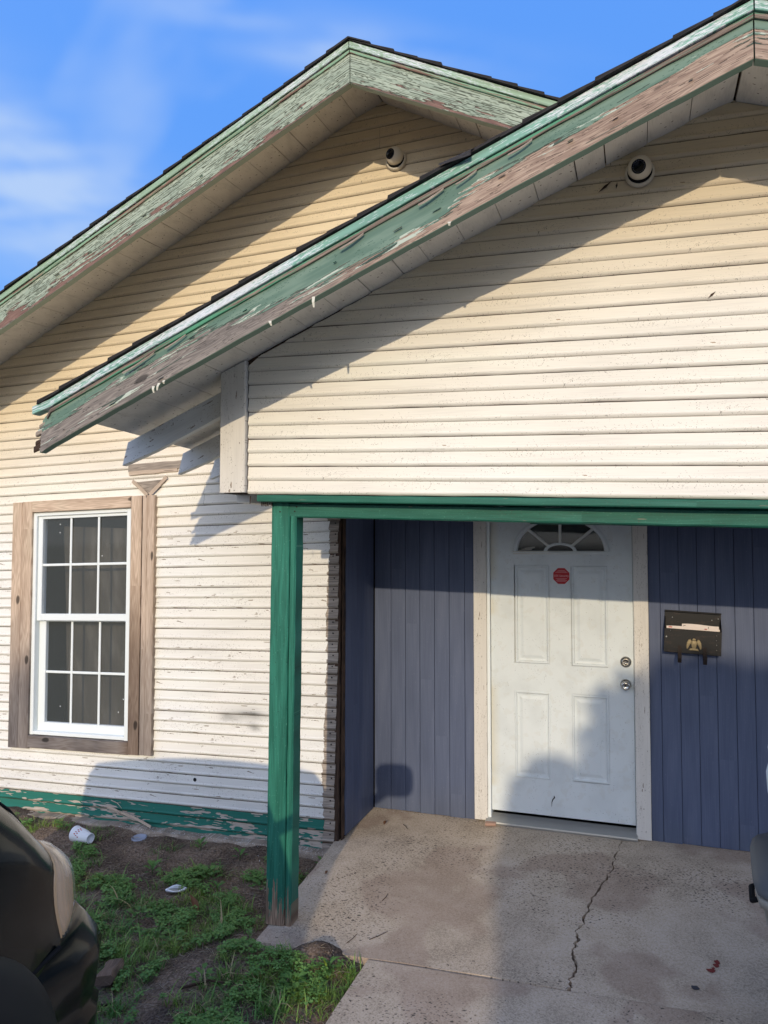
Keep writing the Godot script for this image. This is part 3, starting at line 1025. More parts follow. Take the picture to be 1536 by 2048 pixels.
		# rafter tails under the eave
		for h in [1.50, 0.98, 0.62]:
			var s = stnew()
			var x0 = -0.87
			var x1 = -0.16
			var y0 = 2.395
			var y1 = y0 + 0.415 * (x1 - x0)
			plank(s, Vector3(x0, y0 - 0.135, h), Vector3(x1, y1 - 0.135, h), Vector3(0.0, 0.128, 0), Vector3(0, 0, 0.04), h, 2.0, 0.003, 4, 0.0, 0.002, h, func(first, q): return Vector3((0.035 * q.x - 0.035) if first else 0.0, 0.0, 0.0))
			obj("rafter_tail", s, M.rafter, roof)
		# eave side of the porch roof: wall below the rafters back to the main wall
		var sw = stnew()
		bx(sw, Vector3(-0.235, 2.05, 0.60), Vector3(-0.16, 2.62, 1.48))
		obj("eave_wall", sw, M.siding_cream, roof)
		var se = stnew()
		bx(se, Vector3(4.43, 1.95, 0.60), Vector3(4.5, 2.62, 1.48))
		obj("eave_wall", se, M.siding_cream, roof)

func build_porch_frame():
	shear_k = -0.031
	shear_x = -0.1
	var s = stnew()
	plank(s, Vector3(-0.03, 2.046, 1.50), Vector3(4.45, 2.046, 1.50), Vector3(0, 0.033, 0), Vector3(0, 0, 0.142), 0.0, 2.0, 0.004, 30, 0.0, 0.0012, 3.0)
	obj("porch_cap_trim", s, M.green, house)
	s = stnew()
	plank(s, Vector3(0.112, 1.974, 1.49), Vector3(4.30, 1.974, 1.49), Vector3(0, 0.070, 0), Vector3(0, 0, 0.078), 0.6, 2.0, 0.006, 40, 0.0, 0.0022)
	obj("porch_beam", s, M.green, house)
	shear_k = 0.0
	# lower lip of split paint and wood behind the beam, right of the door
	s = stnew()
	plank(s, Vector3(1.28, 1.926, 1.46), Vector3(4.30, 1.842, 1.46), Vector3(0, 0.045, 0), Vector3(0, 0, 0.028), 0.6, 2.0, 0.004, 30, 0.0, 0.002)
	obj("porch_beam", s, M.green, house)
	# post: a square post with a narrower stud nailed to it, bare and rotted at the foot
	s = stnew()
	plank(s, Vector3(-0.004, -0.014, 1.484), Vector3(0.016, 2.043, 1.484), Vector3(0.098, 0, 0), Vector3(0, 0, 0.089), 0.0, 2.1, 0.005, 50, 0.0, 0.0012)
	var post = obj("porch_post", s, M.post, house)
	s = stnew()
	plank(s, Vector3(0.0965, -0.012, 1.479), Vector3(0.1155, 1.973, 1.479), Vector3(0.033, 0, 0), Vector3(0, 0, 0.090), 0.03, 2.1, 0.006, 50, 0.0, 0.002, 7.0)
	obj("post_stud", s, M.post, post)
	s = stnew()
	plank(s, Vector3(4.30, -0.014, 1.484), Vector3(4.30, 1.91, 1.484), Vector3(0.098, 0, 0), Vector3(0, 0, 0.089), 0.0, 2.1, 0.005, 4)
	obj("porch_post", s, M.post, house)
	# nails and a knot in the beam end
	s = stnew()
	for p in [Vector3(0.150, 2.018, 1.568), Vector3(0.140, 1.996, 1.568), Vector3(0.062, 1.995, 1.573)]:
		lathe(s, [Vector2(0.004, 0), Vector2(0.004, 0.0012), Vector2(0.0, 0.002)], p, Vector3(0, 0, 1), 8, -1)
	obj("nail_head", s, M.rust, post)
	# bits of old nest and splinters hanging at the gable corner
	s = stnew()
	tube(s, [Vector3(-0.088, 2.075, 1.60), Vector3(-0.09, 2.035, 1.602)], [0.003, 0.002], 5)
	for k in 6: tube(s, [Vector3(-0.03 + k * 0.011, 2.050, 1.59), Vector3(-0.028 + k * 0.011, 2.026 + 0.008 * n2(k * 3.0, 1.0), 1.592)], [0.005, 0.003], 5)
	obj("hanging_splinter", s, M.sooty_wood, house)

func build_window():
	shear_k = 0.026
	shear_x = -0.05
	var zw = WALL_Z
	var s = stnew()   # vinyl frame
	for b in [[-2.428, -2.385, 0.535, 2.121], [-1.606, -1.572, 0.535, 2.121]]:
		plank(s, Vector3(b[0], b[2], zw - 0.09), Vector3(b[0], b[3], zw - 0.09), Vector3(b[1] - b[0], 0, 0), Vector3(0, 0, 0.106), 0, 1, 0.003)
	plank(s, Vector3(-2.385, 2.098, zw - 0.09), Vector3(-1.606, 2.098, zw - 0.09), Vector3(0, 0.023, 0), Vector3(0, 0, 0.104), 0, 1, 0.003)
	plank(s, Vector3(-2.385, 0.535, zw - 0.09), Vector3(-1.606, 0.535, zw - 0.09), Vector3(0, 0.024, 0), Vector3(0, 0, 0.104), 0, 1, 0.003)
	var win = obj("window", s, M.vinyl, house)
	# two sashes: the upper one stands further out
	var sash = [["upper_sash", 1.345, 2.098, -0.030, -2.385, -1.606, [0.040, 0.010, 0.049, 0.022]], ["lower_sash", 0.559, 1.372, -0.058, -2.385, -1.606, [0.060, 0.012, 0.058, 0.036]]]
	for e in sash:
		var z0 = zw + e[3]
		var low_ = e[1]
		var hi = e[2]
		s = stnew()
		plank(s, Vector3(e[4], low_, z0), Vector3(e[4], hi, z0), Vector3(e[6][0], 0, 0), Vector3(0, 0, 0.030), 0, 1, 0.003)
		plank(s, Vector3(e[5] - e[6][1], low_, z0), Vector3(e[5] - e[6][1], hi, z0), Vector3(e[6][1], 0, 0), Vector3(0, 0, 0.030), 0, 1, 0.003)
		plank(s, Vector3(e[4] + e[6][0], low_, z0), Vector3(e[5] - e[6][1], low_, z0), Vector3(0, e[6][2], 0), Vector3(0, 0, 0.030), 0, 1, 0.003)
		plank(s, Vector3(e[4] + e[6][0], hi - e[6][3], z0), Vector3(e[5] - e[6][1], hi - e[6][3], z0), Vector3(0, e[6][3], 0), Vector3(0, 0, 0.030), 0, 1, 0.003)
		obj(e[0], s, M.vinyl, win)
		var gx0 = e[4] + e[6][0]
		var gx1 = e[5] - e[6][1]
		var gy0 = low_ + e[6][2]
		var gy1 = hi - e[6][3]
		var cx = [-2.100, -1.860]
		var my = 1.744 if e[0] == "upper_sash" else 0.975
		for c in cx:
			s = stnew()
			plank(s, Vector3(c - 0.009, gy0, z0 + 0.014), Vector3(c - 0.009, gy1, z0 + 0.014), Vector3(0.018, 0, 0), Vector3(0, 0, 0.010), 0, 1, 0.003)
			obj("muntin", s, M.vinyl, win)
		var xe = [gx0] + cx + [gx1]
		for i in 3:
			var xa = xe[i] + (0.009 if i > 0 else 0.0)
			var xb = xe[i + 1] - (0.009 if i < 2 else 0.0)
			s = stnew()
			plank(s, Vector3(xa, my - 0.009, z0 + 0.0145), Vector3(xb, my - 0.009, z0 + 0.0145), Vector3(0, 0.018, 0), Vector3(0, 0, 0.009), 0, 1, 0.003)
			obj("muntin", s, M.vinyl, win)
			for r in 2:
				s = stnew()
				var ya = gy0 if r == 0 else my + 0.009
				var yb = my - 0.009 if r == 0 else gy1
				quad(s, Vector3(xa, ya, z0 + 0.012), Vector3(xb, ya, z0 + 0.012), Vector3(xb, yb, z0 + 0.012), Vector3(xa, yb, z0 + 0.012))
				obj("pane", s, M.glass, win)
	# curtain hanging behind the glass, in folds, a gap at its left edge
	s = stnew()
	var rings = []
	var uvs = []
	for i in 41:
		var x = lerpf(-2.30, -1.58, i / 40.0)
		var r = []
		var u = []
		for j in 9:
			var y = lerpf(0.5, 1.985 - 0.06 * (x + 1.6), j / 8.0)
			r.append(Vector3(x + (0.05 * (1.0 - j / 8.0) if i < 3 else 0.0), y, zw - 0.17 + 0.013 * n2(x * 6.0 + 0.5 * n2(y * 1.2, 3.0), y * 0.9) + 0.006 * n2(x * 26.0, y * 1.5)))
			u.append(Vector2(i / 40.0, j / 8.0))
		rings.append(r)
		uvs.append(u)
	loft(s, rings, uvs, false, false, Vector3(0, 0, 1), 1)
	obj("curtain", s, M.curtain, win)
	s = stnew()
	bx(s, Vector3(-2.6, 0.3, zw - 0.5), Vector3(-1.4, 2.3, zw - 0.48))
	bx(s, Vector3(-2.6, 0.3, zw - 0.48), Vector3(-2.55, 2.3, zw - 0.115))
	bx(s, Vector3(-1.45, 0.3, zw - 0.48), Vector3(-1.4, 2.3, zw - 0.115))
	bx(s, Vector3(-2.6, 2.3, zw - 0.5), Vector3(-1.4, 2.34, zw - 0.115))
	bx(s, Vector3(-2.6, 0.26, zw - 0.5), Vector3(-1.4, 0.3, zw - 0.115))
	obj("window_recess", s, M.dark, win)
	# unpainted casing boards: sun-bleached orange at the head, grey and stained towards the sill
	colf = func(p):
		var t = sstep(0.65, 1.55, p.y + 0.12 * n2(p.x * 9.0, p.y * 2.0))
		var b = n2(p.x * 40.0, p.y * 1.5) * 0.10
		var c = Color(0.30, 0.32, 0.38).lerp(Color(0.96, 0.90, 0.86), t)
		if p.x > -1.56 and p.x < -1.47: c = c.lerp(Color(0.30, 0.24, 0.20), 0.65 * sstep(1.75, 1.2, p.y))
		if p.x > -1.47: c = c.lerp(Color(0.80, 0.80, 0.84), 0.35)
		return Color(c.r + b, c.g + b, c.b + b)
	var cas = [[-2.592, 0.438, -2.592, 2.204, 0.088, 0.030], [-2.503, 0.438, -2.503, 2.206, 0.090, 0.030], [-1.558, 0.450, -1.555, 2.205, 0.086, 0.036], [-1.466, 0.452, -1.462, 2.205, 0.040, 0.034], [-1.424, 0.452, -1.421, 2.204, 0.056, 0.037]]
	for i in cas.size():
		var b = cas[i]
		s = stnew()
		plank(s, Vector3(b[0], b[1], zw + 0.004), Vector3(b[2], b[3], zw + 0.004), Vector3(b[4], 0, 0), Vector3(0, 0, b[5]), i * 0.43, 2.0, 0.003, 24, 0.0, 0.0008, i * 3.0)
		obj("casing_board", s, M.new_wood, win)
	s = stnew()
	plank(s, Vector3(-2.411, 2.127, zw + 0.004), Vector3(-1.560, 2.127, zw + 0.004), Vector3(0, 0.081, 0), Vector3(0, 0, 0.032), 0.2, 2.0, 0.003, 10)
	obj("casing_board", s, M.new_wood, win)
	s = stnew()
	plank(s, Vector3(-2.411, 0.445, zw + 0.004), Vector3(-1.560, 0.445, zw + 0.004), Vector3(0, 0.086, 0), Vector3(0, 0, 0.032), 0.9, 2.0, 0.003, 10)
	obj("casing_board", s, M.new_wood, win)
	colf = null
	for q in [[-2.205, 2.035, -0.006], [-2.205, 1.975, -0.006], [-2.20, 0.73, -0.034], [-1.835, 1.80, -0.006], [-1.70, 0.71, -0.034], [-1.66, 0.80, -0.034]]:
		s = stnew()
		lathe(s, [Vector2(0.004, 0.0), Vector2(0.003, 0.001), Vector2(0.0, 0.0015)], Vector3(q[0], q[1], zw + q[2] - 0.011), Vector3(0, 0, 1), 7, -1)
		obj("paint_speck", s, M.foam, win)
	# broken latch bit at the lower right of the sash
	s = stnew()
	lathe(s, [Vector2(0.010, 0.0), Vector2(0.013, 0.006), Vector2(0.008, 0.012), Vector2(0.0, 0.014)], Vector3(-1.598, 0.655, zw - 0.028), Vector3(0, 0, 1), 7, -1)
	obj("latch_stub", s, M.foam, win)
	shear_k = 0.0

func build_door():
	var s = stnew()
	var x0 = 0.816
	var x1 = 1.706
	var yb = 0.106
	var yt = 2.135
	# slab with four sunk panels and the fan light opening left in the skin
	var zf = -0.012
	var pan = [[0.976, 1.195, 1.065, 1.700], [1.334, 1.557, 1.062, 1.697], [0.967, 1.198, 0.330, 0.886], [1.329, 1.556, 0.338, 0.884]]
	var uvf = func(p): return Vector2((p.x - x0) / (x1 - x0), 1.0 - (p.y - yb) / (yt - yb))
	var rect = func(a, b, c, d, z):
		var q = [Vector3(a, c, z), Vector3(b, c, z), Vector3(b, d, z), Vector3(a, d, z)]
		quad(s, q[0], q[1], q[2], q[3], uvf.call(q[0]), uvf.call(q[1]), uvf.call(q[2]), uvf.call(q[3]))
	# stiles and rails of the skin between the panels
	rect.call(x0, 0.970, yb, 1.772, zf)
	rect.call(0.970, 1.197, yb, 0.332, zf); rect.call(0.970, 1.197, 0.886, 1.064, zf); rect.call(0.970, 1.197, 1.700, 1.772, zf)
	rect.call(1.197, 1.331, yb, 1.772, zf)
	rect.call(1.331, 1.557, yb, 0.336, zf); rect.call(1.331, 1.557, 0.885, 1.061, zf); rect.call(1.331, 1.557, 1.698, 1.772, zf)
	rect.call(1.557, x1, yb, 1.772, zf)
	# head of the door round the half-oval light
	var cx = 1.267
	var cy = 1.789
	var arc = []
	for i in 25:
		var a = PI * i / 24.0
		arc.append(Vector3(cx + 0.300 * cos(a), cy + 0.235 * sin(a), zf))
	for i in 24:
		var o0 = Vector3(lerpf(x1, x0, i / 24.0), yt, zf)
		var o1 = Vector3(lerpf(x1, x0, (i + 1) / 24.0), yt, zf)
		quad(s, arc[i], o0, o1, arc[i + 1], uvf.call(arc[i]), uvf.call(o0), uvf.call(o1), uvf.call(arc[i + 1]))
	rect.call(x0, 0.967, 1.772, cy, zf); rect.call(1.567, x1, 1.772, cy, zf); rect.call(0.967, 1.567, 1.772, cy, zf)
	tri(s, Vector3(x1, cy, zf), Vector3(x1, yt, zf), arc[0], null, uvf.call(Vector3(x1, cy, zf)), uvf.call(Vector3(x1, yt, zf)), uvf.call(arc[0]))
	tri(s, Vector3(x0, cy, zf), arc[24], Vector3(x0, yt, zf), null, uvf.call(Vector3(x0, cy, zf)), uvf.call(arc[24]), uvf.call(Vector3(x0, yt, zf)))
	# slab edges and back
	var e0 = Vector3(x0, yb, zf)
	var e1 = Vector3(x1, yb, zf)
	var bz = Vector3(0, 0, -0.044)
	quad(s, e0 + bz, e1 + bz, e1, e0)
	rect.call(x0, x1, yb, 1.70, zf - 0.044)
	var door = obj("door", s, M.door, house)
	for p in pan:   # moulded panels: bead, slope down, raised field
		s = stnew()
		var rings = []
		var uvs = []
		for q in [[0.0, 0.0], [0.006, 0.004], [0.012, 0.0035], [0.018, -0.005], [0.028, -0.007], [0.034, -0.0065], [0.050, -0.001], [0.054, -0.0005]]:
			var r = [Vector3(p[0] + q[0], p[2] + q[0], zf + q[1]), Vector3(p[1] - q[0], p[2] + q[0], zf + q[1]), Vector3(p[1] - q[0], p[3] - q[0], zf + q[1]), Vector3(p[0] + q[0], p[3] - q[0], zf + q[1])]
			rings.append(r)
			uvs.append([uvf.call(r[0]), uvf.call(r[1]), uvf.call(r[2]), uvf.call(r[3])])
		for i in rings.size() - 1:
			for j in 4:
				var k = (j + 1) % 4
				quad(s, rings[i][j], rings[i][k], rings[i + 1][k], rings[i + 1][j], uvs[i][j], uvs[i][k], uvs[i + 1][k], uvs[i + 1][j])
		var t = rings[rings.size() - 1]
		var tu = uvs[uvs.size() - 1]
		quad(s, t[0], t[1], t[2], t[3], tu[0], tu[1], tu[2], tu[3])
		obj("door_panel", s, M.door, door)
	# fan light: oval frame, inner arc, spokes, panes
	var oval = func(ra, rb, rc, rd, n, z, zz, a0 = 0.0, a1 = PI):
		var st2 = stnew()
		var rings = []
		var uvs = []
		for i in n + 1:
			var a = lerpf(a0, a1, float(i) / n)
			var ci = cos(a)
			var si = sin(a)
			var pi_ = Vector3(cx + ra * ci, cy + rb * si, z)
			var po = Vector3(cx + rc * ci, cy + rd * si, z)
			var up = Vector3(0, 0, zz)
			rings.append([pi_, pi_ + up * 0.7, pi_.lerp(po, 0.3) + up, pi_.lerp(po, 0.7) + up, po + up * 0.7, po])
			uvs.append([Vector2(0.1, 0.1), Vector2(0.1, 0.2), Vector2(0.1, 0.3), Vector2(0.1, 0.4), Vector2(0.1, 0.5), Vector2(0.1, 0.6)])
		loft(st2, rings, uvs)
		return st2
	obj("fan_light_frame", oval.call(0.272, 0.207, 0.303, 0.238, 30, zf - 0.012, 0.024), M.door, door)
	s = stnew()
	plank(s, Vector3(0.964, 1.770, zf - 0.01), Vector3(1.570, 1.770, zf - 0.01), Vector3(0, 0.022, 0), Vector3(0, 0, 0.022), 0, 9.0, 0.004)
	obj("fan_light_frame", s, M.door, door)
	obj("fan_light_arc", oval.call(0.082, 0.040, 0.104, 0.056, 20, zf - 0.006, 0.016), M.door, door)
	for a in [PI * 0.5, PI * 0.235, PI * 0.765]:
		s = stnew()
		var p0 = Vector3(cx + 0.100 * cos(a), cy + 0.053 * sin(a), zf - 0.006)
		var p1 = Vector3(cx + 0.276 * cos(a), cy + 0.211 * sin(a), zf - 0.006)
		var w = (p1 - p0).normalized().cross(Vector3(0, 0, 1)) * 0.018
		plank(s, p0 - w * 0.5, p1 - w * 0.5, w, Vector3(0, 0, 0.015), 0, 9.0, 0.003)
		obj("fan_light_spoke", s, M.door, door)
	var spans = [[0.0, PI * 0.235], [PI * 0.235, PI * 0.5], [PI * 0.5, PI * 0.765], [PI * 0.765, PI]]
	for sp in spans:
		s = stnew()
		for i in 8:
			var a = lerpf(sp[0], sp[1], i / 8.0)
			var b = lerpf(sp[0], sp[1], (i + 1) / 8.0)
			quad(s, Vector3(cx + 0.09 * cos(a), cy + 0.046 * sin(a), zf - 0.004), Vector3(cx + 0.274 * cos(a), cy + 0.21 * sin(a), zf - 0.004), Vector3(cx + 0.274 * cos(b), cy + 0.21 * sin(b), zf - 0.004), Vector3(cx + 0.09 * cos(b), cy + 0.046 * sin(b), zf - 0.004))
		obj("pane", s, M.glass, door)
	s = stnew()
	for i in 12:
		var a = PI * i / 12.0
		var b = PI * (i + 1) / 12.0
		tri(s, Vector3(cx, cy, zf - 0.004), Vector3(cx + 0.09 * cos(a), cy + 0.046 * sin(a), zf - 0.004), Vector3(cx + 0.09 * cos(b), cy + 0.046 * sin(b), zf - 0.004))
	obj("pane", s, M.glass, door)
	# something pale and fanned, like a woven shade, just inside the light
	s = stnew()
	for i in 4:
		var a = 0.35 + i * 0.32
		var c0 = Vector3(1.045, 1.765, -0.10)
		plank(s, c0 + Vector3(-0.07 * cos(a), 0.02 + 0.03 * i * 0.2, -0.002 * i), c0 + Vector3(0.02 + 0.010 * i, 0.045 * sin(a * 1.2), -0.002 * i), Vector3(0.0, 0.008, 0), Vector3(0, 0, 0.002), 0, 1, 0.0005)
	obj("shade_slat", s, M.trim_white, door)
	s = stnew()
	bx(s, Vector3(0.7, 1.2, -0.62), Vector3(1.85, 2.2, -0.6))
	obj("hall_recess", s, M.dark, door)
	# lock and knob
	s = stnew()
	lathe(s, [Vector2(0.034, 0), Vector2(0.033, 0.006), Vector2(0.028, 0.012), Vector2(0.022, 0.017), Vector2(0.017, 0.018), Vector2(0.016, 0.015), Vector2(0.0, 0.015)], Vector3(1.660, 1.102, zf), Vector3(0, 0, 1), 28)
	var db = obj("deadbolt", s, M.nickel, door)
	s = stnew()
	lathe(s, [Vector2(0.008, 0), Vector2(0.008, 0.003), Vector2(0.0, 0.0035)], Vector3(1.660, 1.096, zf + 0.0145), Vector3(0, 0, 1), 14)
	obj("keyhole", s, M.steel, db)
	s = stnew()
	lathe(s, [Vector2(0.033, 0), Vector2(0.033, 0.004), Vector2(0.022, 0.010), Vector2(0.012, 0.013), Vector2(0.012, 0.028), Vector2(0.022, 0.034), Vector2(0.0285, 0.044), Vector2(0.029, 0.052), Vector2(0.025, 0.060), Vector2(0.019, 0.064), Vector2(0.017, 0.063), Vector2(0.012, 0.060), Vector2(0.0, 0.0595)], Vector3(1.658, 0.964, zf), Vector3(0, 0, 1), 32)
	var kn = obj("knob", s, M.steel, door)
	s = stnew()
	lathe(s, [Vector2(0.006, 0), Vector2(0.006, 0.002), Vector2(0.0, 0.0022)], Vector3(1.658, 0.964, zf + 0.059), Vector3(0, 0, 1), 12)
	obj("keyhole", s, M.dark, kn)
	# black scuff hook near the foot of the door and a small chip
	s = stnew()
	var hook = [Vector3(1.198, 0.165, zf + 0.0012), Vector3(1.200, 0.195, zf + 0.0012), Vector3(1.207, 0.212, zf + 0.0012), Vector3(1.216, 0.222, zf + 0.0012), Vector3(1.214, 0.236, zf + 0.0012)]
	for i in 4:
		var w = Vector3([0.0008, 0.0022, 0.004, 0.005, 0.001][i], 0, 0)
		var w2 = Vector3([0.0008, 0.0022, 0.004, 0.005, 0.001][i + 1], 0, 0)
		quad(s, hook[i] - w, hook[i] + w, hook[i + 1] + w2, hook[i + 1] - w2)
	obj("scuff_mark", s, M.ink, door)
	# casing, jamb, threshold
	var cas = [[0.706, 0.792, 0.043, 2.20, 0.018], [1.711, 1.797, 0.036, 2.20, 0.018]]
	for c in cas:
		s = stnew()
		plank(s, Vector3(c[0], c[2], -0.002), Vector3(c[0], c[3], -0.002), Vector3(c[1] - c[0], 0, 0), Vector3(0, 0, c[4] + 0.004), c[0], 2.0, 0.003, 18, 0.0, 0.001, c[0] * 9.0)
		obj("door_casing", s, M.trim_white, house)
	s = stnew()
	plank(s, Vector3(0.706, 2.20, -0.002), Vector3(1.797, 2.20, -0.002), Vector3(0, 0.085, 0), Vector3(0, 0, 0.022), 0, 2.0)
	obj("door_casing", s, M.trim_white, house)
	for c in [[0.7925, 0.8135], [1.7085, 1.7105]]:
		s = stnew()
		bx(s, Vector3(c[0], 0.05, -0.10), Vector3(c[1], 2.2, 0.008), 0.002)
		obj("door_jamb", s, M.vinyl, house)
	s = stnew()
	bx(s, Vector3(0.8135, 0.0, -0.12), Vector3(1.7085, 0.066, -0.051))
	obj("door_sill", s, M.dark, house)
	s = stnew()   # ribbed aluminium threshold sloping out
	var rings = []
	var uvs = []
	for x in [0.782, 1.716]:
		var r = [Vector3(x, 0.028, -0.05), Vector3(x, 0.078, -0.05)]
		for i in 8:
			var z = -0.04 + 0.0105 * i
			r.append(Vector3(x, 0.078 - 0.0034 * i, z))
			r.append(Vector3(x, 0.0755 - 0.0034 * i, z + 0.004))
		r += [Vector3(x, 0.049, 0.050), Vector3(x, 0.040, 0.052), Vector3(x, 0.038, 0.05), Vector3(x, 0.028, 0.045)]
		rings.append(r)
		var u = []
		for p in r: u.append(Vector2(x, p.z))
		uvs.append(u)
	loft(s, rings, uvs)
	obj("threshold", s, M.alu, house)

# ---------------------------------------------------------------- ground, slabs, plants
func slab_y(z): return 0.030 - 0.026 * z
func ground_y(x, z):
	var y = -0.105 + 0.022 * f2(x * 1.1, z * 1.1) + 0.008 * n2(x * 6.0, z * 6.0) + 0.004 * n2(x * 17.0, z * 17.0)
	y += 0.055 * sstep(1.1, 0.70, z) * (0.7 + 0.5 * n2(x * 2.0, 3.0))            # earth banked against the footing
	var c = Vector2((x - 0.06) / 0.20, (z - 1.84) / 0.10).length()
	y += 0.050 * exp(-c * c)
	var m = Vector2((x - 0.36) / 0.17, (z - 1.72) / 0.12).length()             # earth washed over the corner of the slab
	y += 0.088 * exp(-m * m)
	y += 0.03 * sstep(2.2, 5.0, z)
	y += 0.040 * sstep(1.35, 1.75, z) * sstep(-0.5, 0.0, x)                     # soil piled along the edge of the slab
	return y

func axis_lines(fine_a, fine_b, step, coarse_lo, coarse_hi):
	var r = []
	for v in coarse_lo: r.append(v)
	var n = int((fine_b - fine_a) / step)
	for i in n + 1: r.append(lerpf(fine_a, fine_b, float(i) / n))
	for v in coarse_hi: r.append(v)
	return r

func build_ground():
	var s = stnew()
	s.set_smooth_group(1)
	var xs = axis_lines(-3.4, 0.66, 0.028, [-400.0, -120.0, -40.0, -15.0, -7.0, -4.5], [1.0, 2.0, 4.0, 8.0, 16.0, 40.0, 120.0, 400.0])
	var zs = axis_lines(0.45, 3.6, 0.028, [-400.0, -120.0, -40.0, -15.0, -4.0], [4.2, 5.0, 7.0, 10.0, 16.0, 40.0, 120.0, 400.0])
	var inside = func(x, z): return x > -3.5 and x < 0.7 and z > 0.4 and z < 3.7
	var P = []
	for z in zs:
		var row = []
		for x in xs:
			var y = ground_y(x, z) if inside.call(x, z) else -0.115
			if x > 0.7: y = -0.16
			row.append(Vector3(x, y, z))
		P.append(row)
	for i in zs.size() - 1:
		for j in xs.size() - 1:
			var a = P[i][j]
			var b = P[i][j + 1]
			var c = P[i + 1][j + 1]
			var d = P[i + 1][j]
			quad(s, d, c, b, a, Vector2(d.x, d.z) / 2.5, Vector2(c.x, c.z) / 2.5, Vector2(b.x, b.z) / 2.5, Vector2(a.x, a.z) / 2.5)
	tag(obj("ground", s, M.soil), "bare brown earth of the front yard", "ground", "", "structure")

	# the porch slab, broken in two along a jagged crack; its two pieces are pieces of the pavement
	var crack = [Vector2(1.648, -0.06), Vector2(1.648, 0.0), Vector2(1.626, 0.06), Vector2(1.606, 0.13), Vector2(1.612, 0.19), Vector2(1.589, 0.26), Vector2(1.592, 0.33), Vector2(1.578, 0.39), Vector2(1.590, 0.45), Vector2(1.560, 0.53), Vector2(1.555, 0.60), Vector2(1.528, 0.67), Vector2(1.522, 0.74), Vector2(1.497, 0.82), Vector2(1.480, 0.91), Vector2(1.484, 0.97), Vector2(1.462, 1.04), Vector2(1.466, 1.10), Vector2(1.438, 1.18), Vector2(1.455, 1.25), Vector2(1.438, 1.33), Vector2(1.442, 1.40), Vector2(1.462, 1.46), Vector2(1.464, 1.52), Vector2(1.440, 1.58), Vector2(1.449, 1.63), Vector2(1.443, 1.665)]
	var line = []   # finer, more broken
	for i in crack.size() - 1:
		for k in 4:
			var f = k / 4.0
			var p = crack[i].lerp(crack[i + 1], f)
			line.append(p + Vector2(0.007 * n2(p.y * 46.0, 3.0) + 0.004 * n2(p.y * 130.0, 9.0), 0.0))
	line.append(crack[crack.size() - 1])
	var front = func(x): return 1.700 - 0.050 * (x - 0.58) + 0.004 * n2(x * 9.0, 2.0)
	var pave = Node3D.new()
	pave.name = "porch_slab"
	add_child(pave)
	tag(pave, "cracked old concrete porch slab in front of the white door", "slab", "", "structure")
	for side in 2:
		var st_ = stnew()
		var n = line.size()
		for i in n:
			var p = line[i]
			var w = (0.0028 + 0.0026 * n2(p.y * 9.0, 20.0) + 0.0018 * n2(p.y * 40.0, 7.0)) * (0.7 + 0.5 * sstep(0.0, 1.4, p.y))
			line[i] = Vector2(p.x, minf(p.y, front.call(p.x)))
			var z = line[i].y
			# each row of the slab runs from its outer edge to the crack
		var rows = []
		for i in n:
			var p = line[i]
			var w = maxf(0.0014, (0.0046 + 0.0032 * n2(p.y * 9.0, 20.0) + 0.0036 * n2(p.y * 40.0, 7.0 + side * 5.0)) * (0.7 + 0.6 * sstep(0.0, 1.4, p.y)))
			var xi = p.x - w if side == 0 else p.x + w
			var row = []
			var m = 16
			for k in m + 1:
				var f = float(k) / m
				var xo = -0.052 + 0.066 * (p.y - 0.56) + 0.004 * n2(p.y * 7.0, 1.0) if side == 0 else 5.2
				var x = lerpf(xo, xi, f)
				var zfrac = float(i) / (n - 1)
				var z = lerpf(p.y, lerpf(-0.06, front.call(x), zfrac), 1.0 - pow(f, 3.0))
				row.append(Vector3(x, slab_y(z) + 0.0015 * n2(x * 3.0, z * 3.0) - (0.003 if k == m else 0.0) - (0.008 if k == 0 and side == 0 else 0.0), z))
			rows.append(row)
		for i in n - 1:
			for k in 16:
				var a = rows[i][k]
				var b = rows[i][k + 1]
				var c = rows[i + 1][k + 1]
				var d = rows[i + 1][k]
				var uv = [Vector2(a.x, a.z) / 3.0, Vector2(b.x, b.z) / 3.0, Vector2(c.x, c.z) / 3.0, Vector2(d.x, d.z) / 3.0]
				if side == 0: quad(st_, d, c, b, a, uv[3], uv[2], uv[1], uv[0])
				else: quad(st_, a, b, c, d, uv[0], uv[1], uv[2], uv[3])
			for k in [0, 16]:   # outer and crack faces
				var a = rows[i][k]
				var d = rows[i + 1][k]
				var dn = Vector3(0, -0.16, 0)
				var flip = (k == 0) != (side == 0)
				if flip: quad(st_, d + dn, a + dn, a, d, Vector2(d.z, 0.9) / 3.0, Vector2(a.z, 0.9) / 3.0, Vector2(a.z, 0.85) / 3.0, Vector2(d.z, 0.85) / 3.0)
				else: quad(st_, a + dn, d + dn, d, a, Vector2(a.z, 0.9) / 3.0, Vector2(d.z, 0.9) / 3.0, Vector2(d.z, 0.85) / 3.0, Vector2(a.z, 0.85) / 3.0)
		var last = rows[n - 1]
		for k in 16:
			var a = last[k]
			var b = last[k + 1]
			if b.x < a.x:
				var t = a
				a = b
				b = t
			var dn = Vector3(0, -0.16, 0)
			quad(st_, a + dn, b + dn, b, a, Vector2(a.x, 0.9) / 3.0, Vector2(b.x, 0.9) / 3.0, Vector2(b.x, 0.85) / 3.0, Vector2(a.x, 0.85) / 3.0)
		obj("slab", st_, M.concrete, pave)
	# dirt lying in the crack
	var dc = stnew()
	for i in line.size() - 1:
		var p = line[i]
		var q = line[i + 1]
		quad(dc, Vector3(q.x - 0.012, slab_y(q.y) - 0.020, q.y), Vector3(q.x + 0.012, slab_y(q.y) - 0.020, q.y), Vector3(p.x + 0.012, slab_y(p.y) - 0.020, p.y), Vector3(p.x - 0.012, slab_y(p.y) - 0.020, p.y))
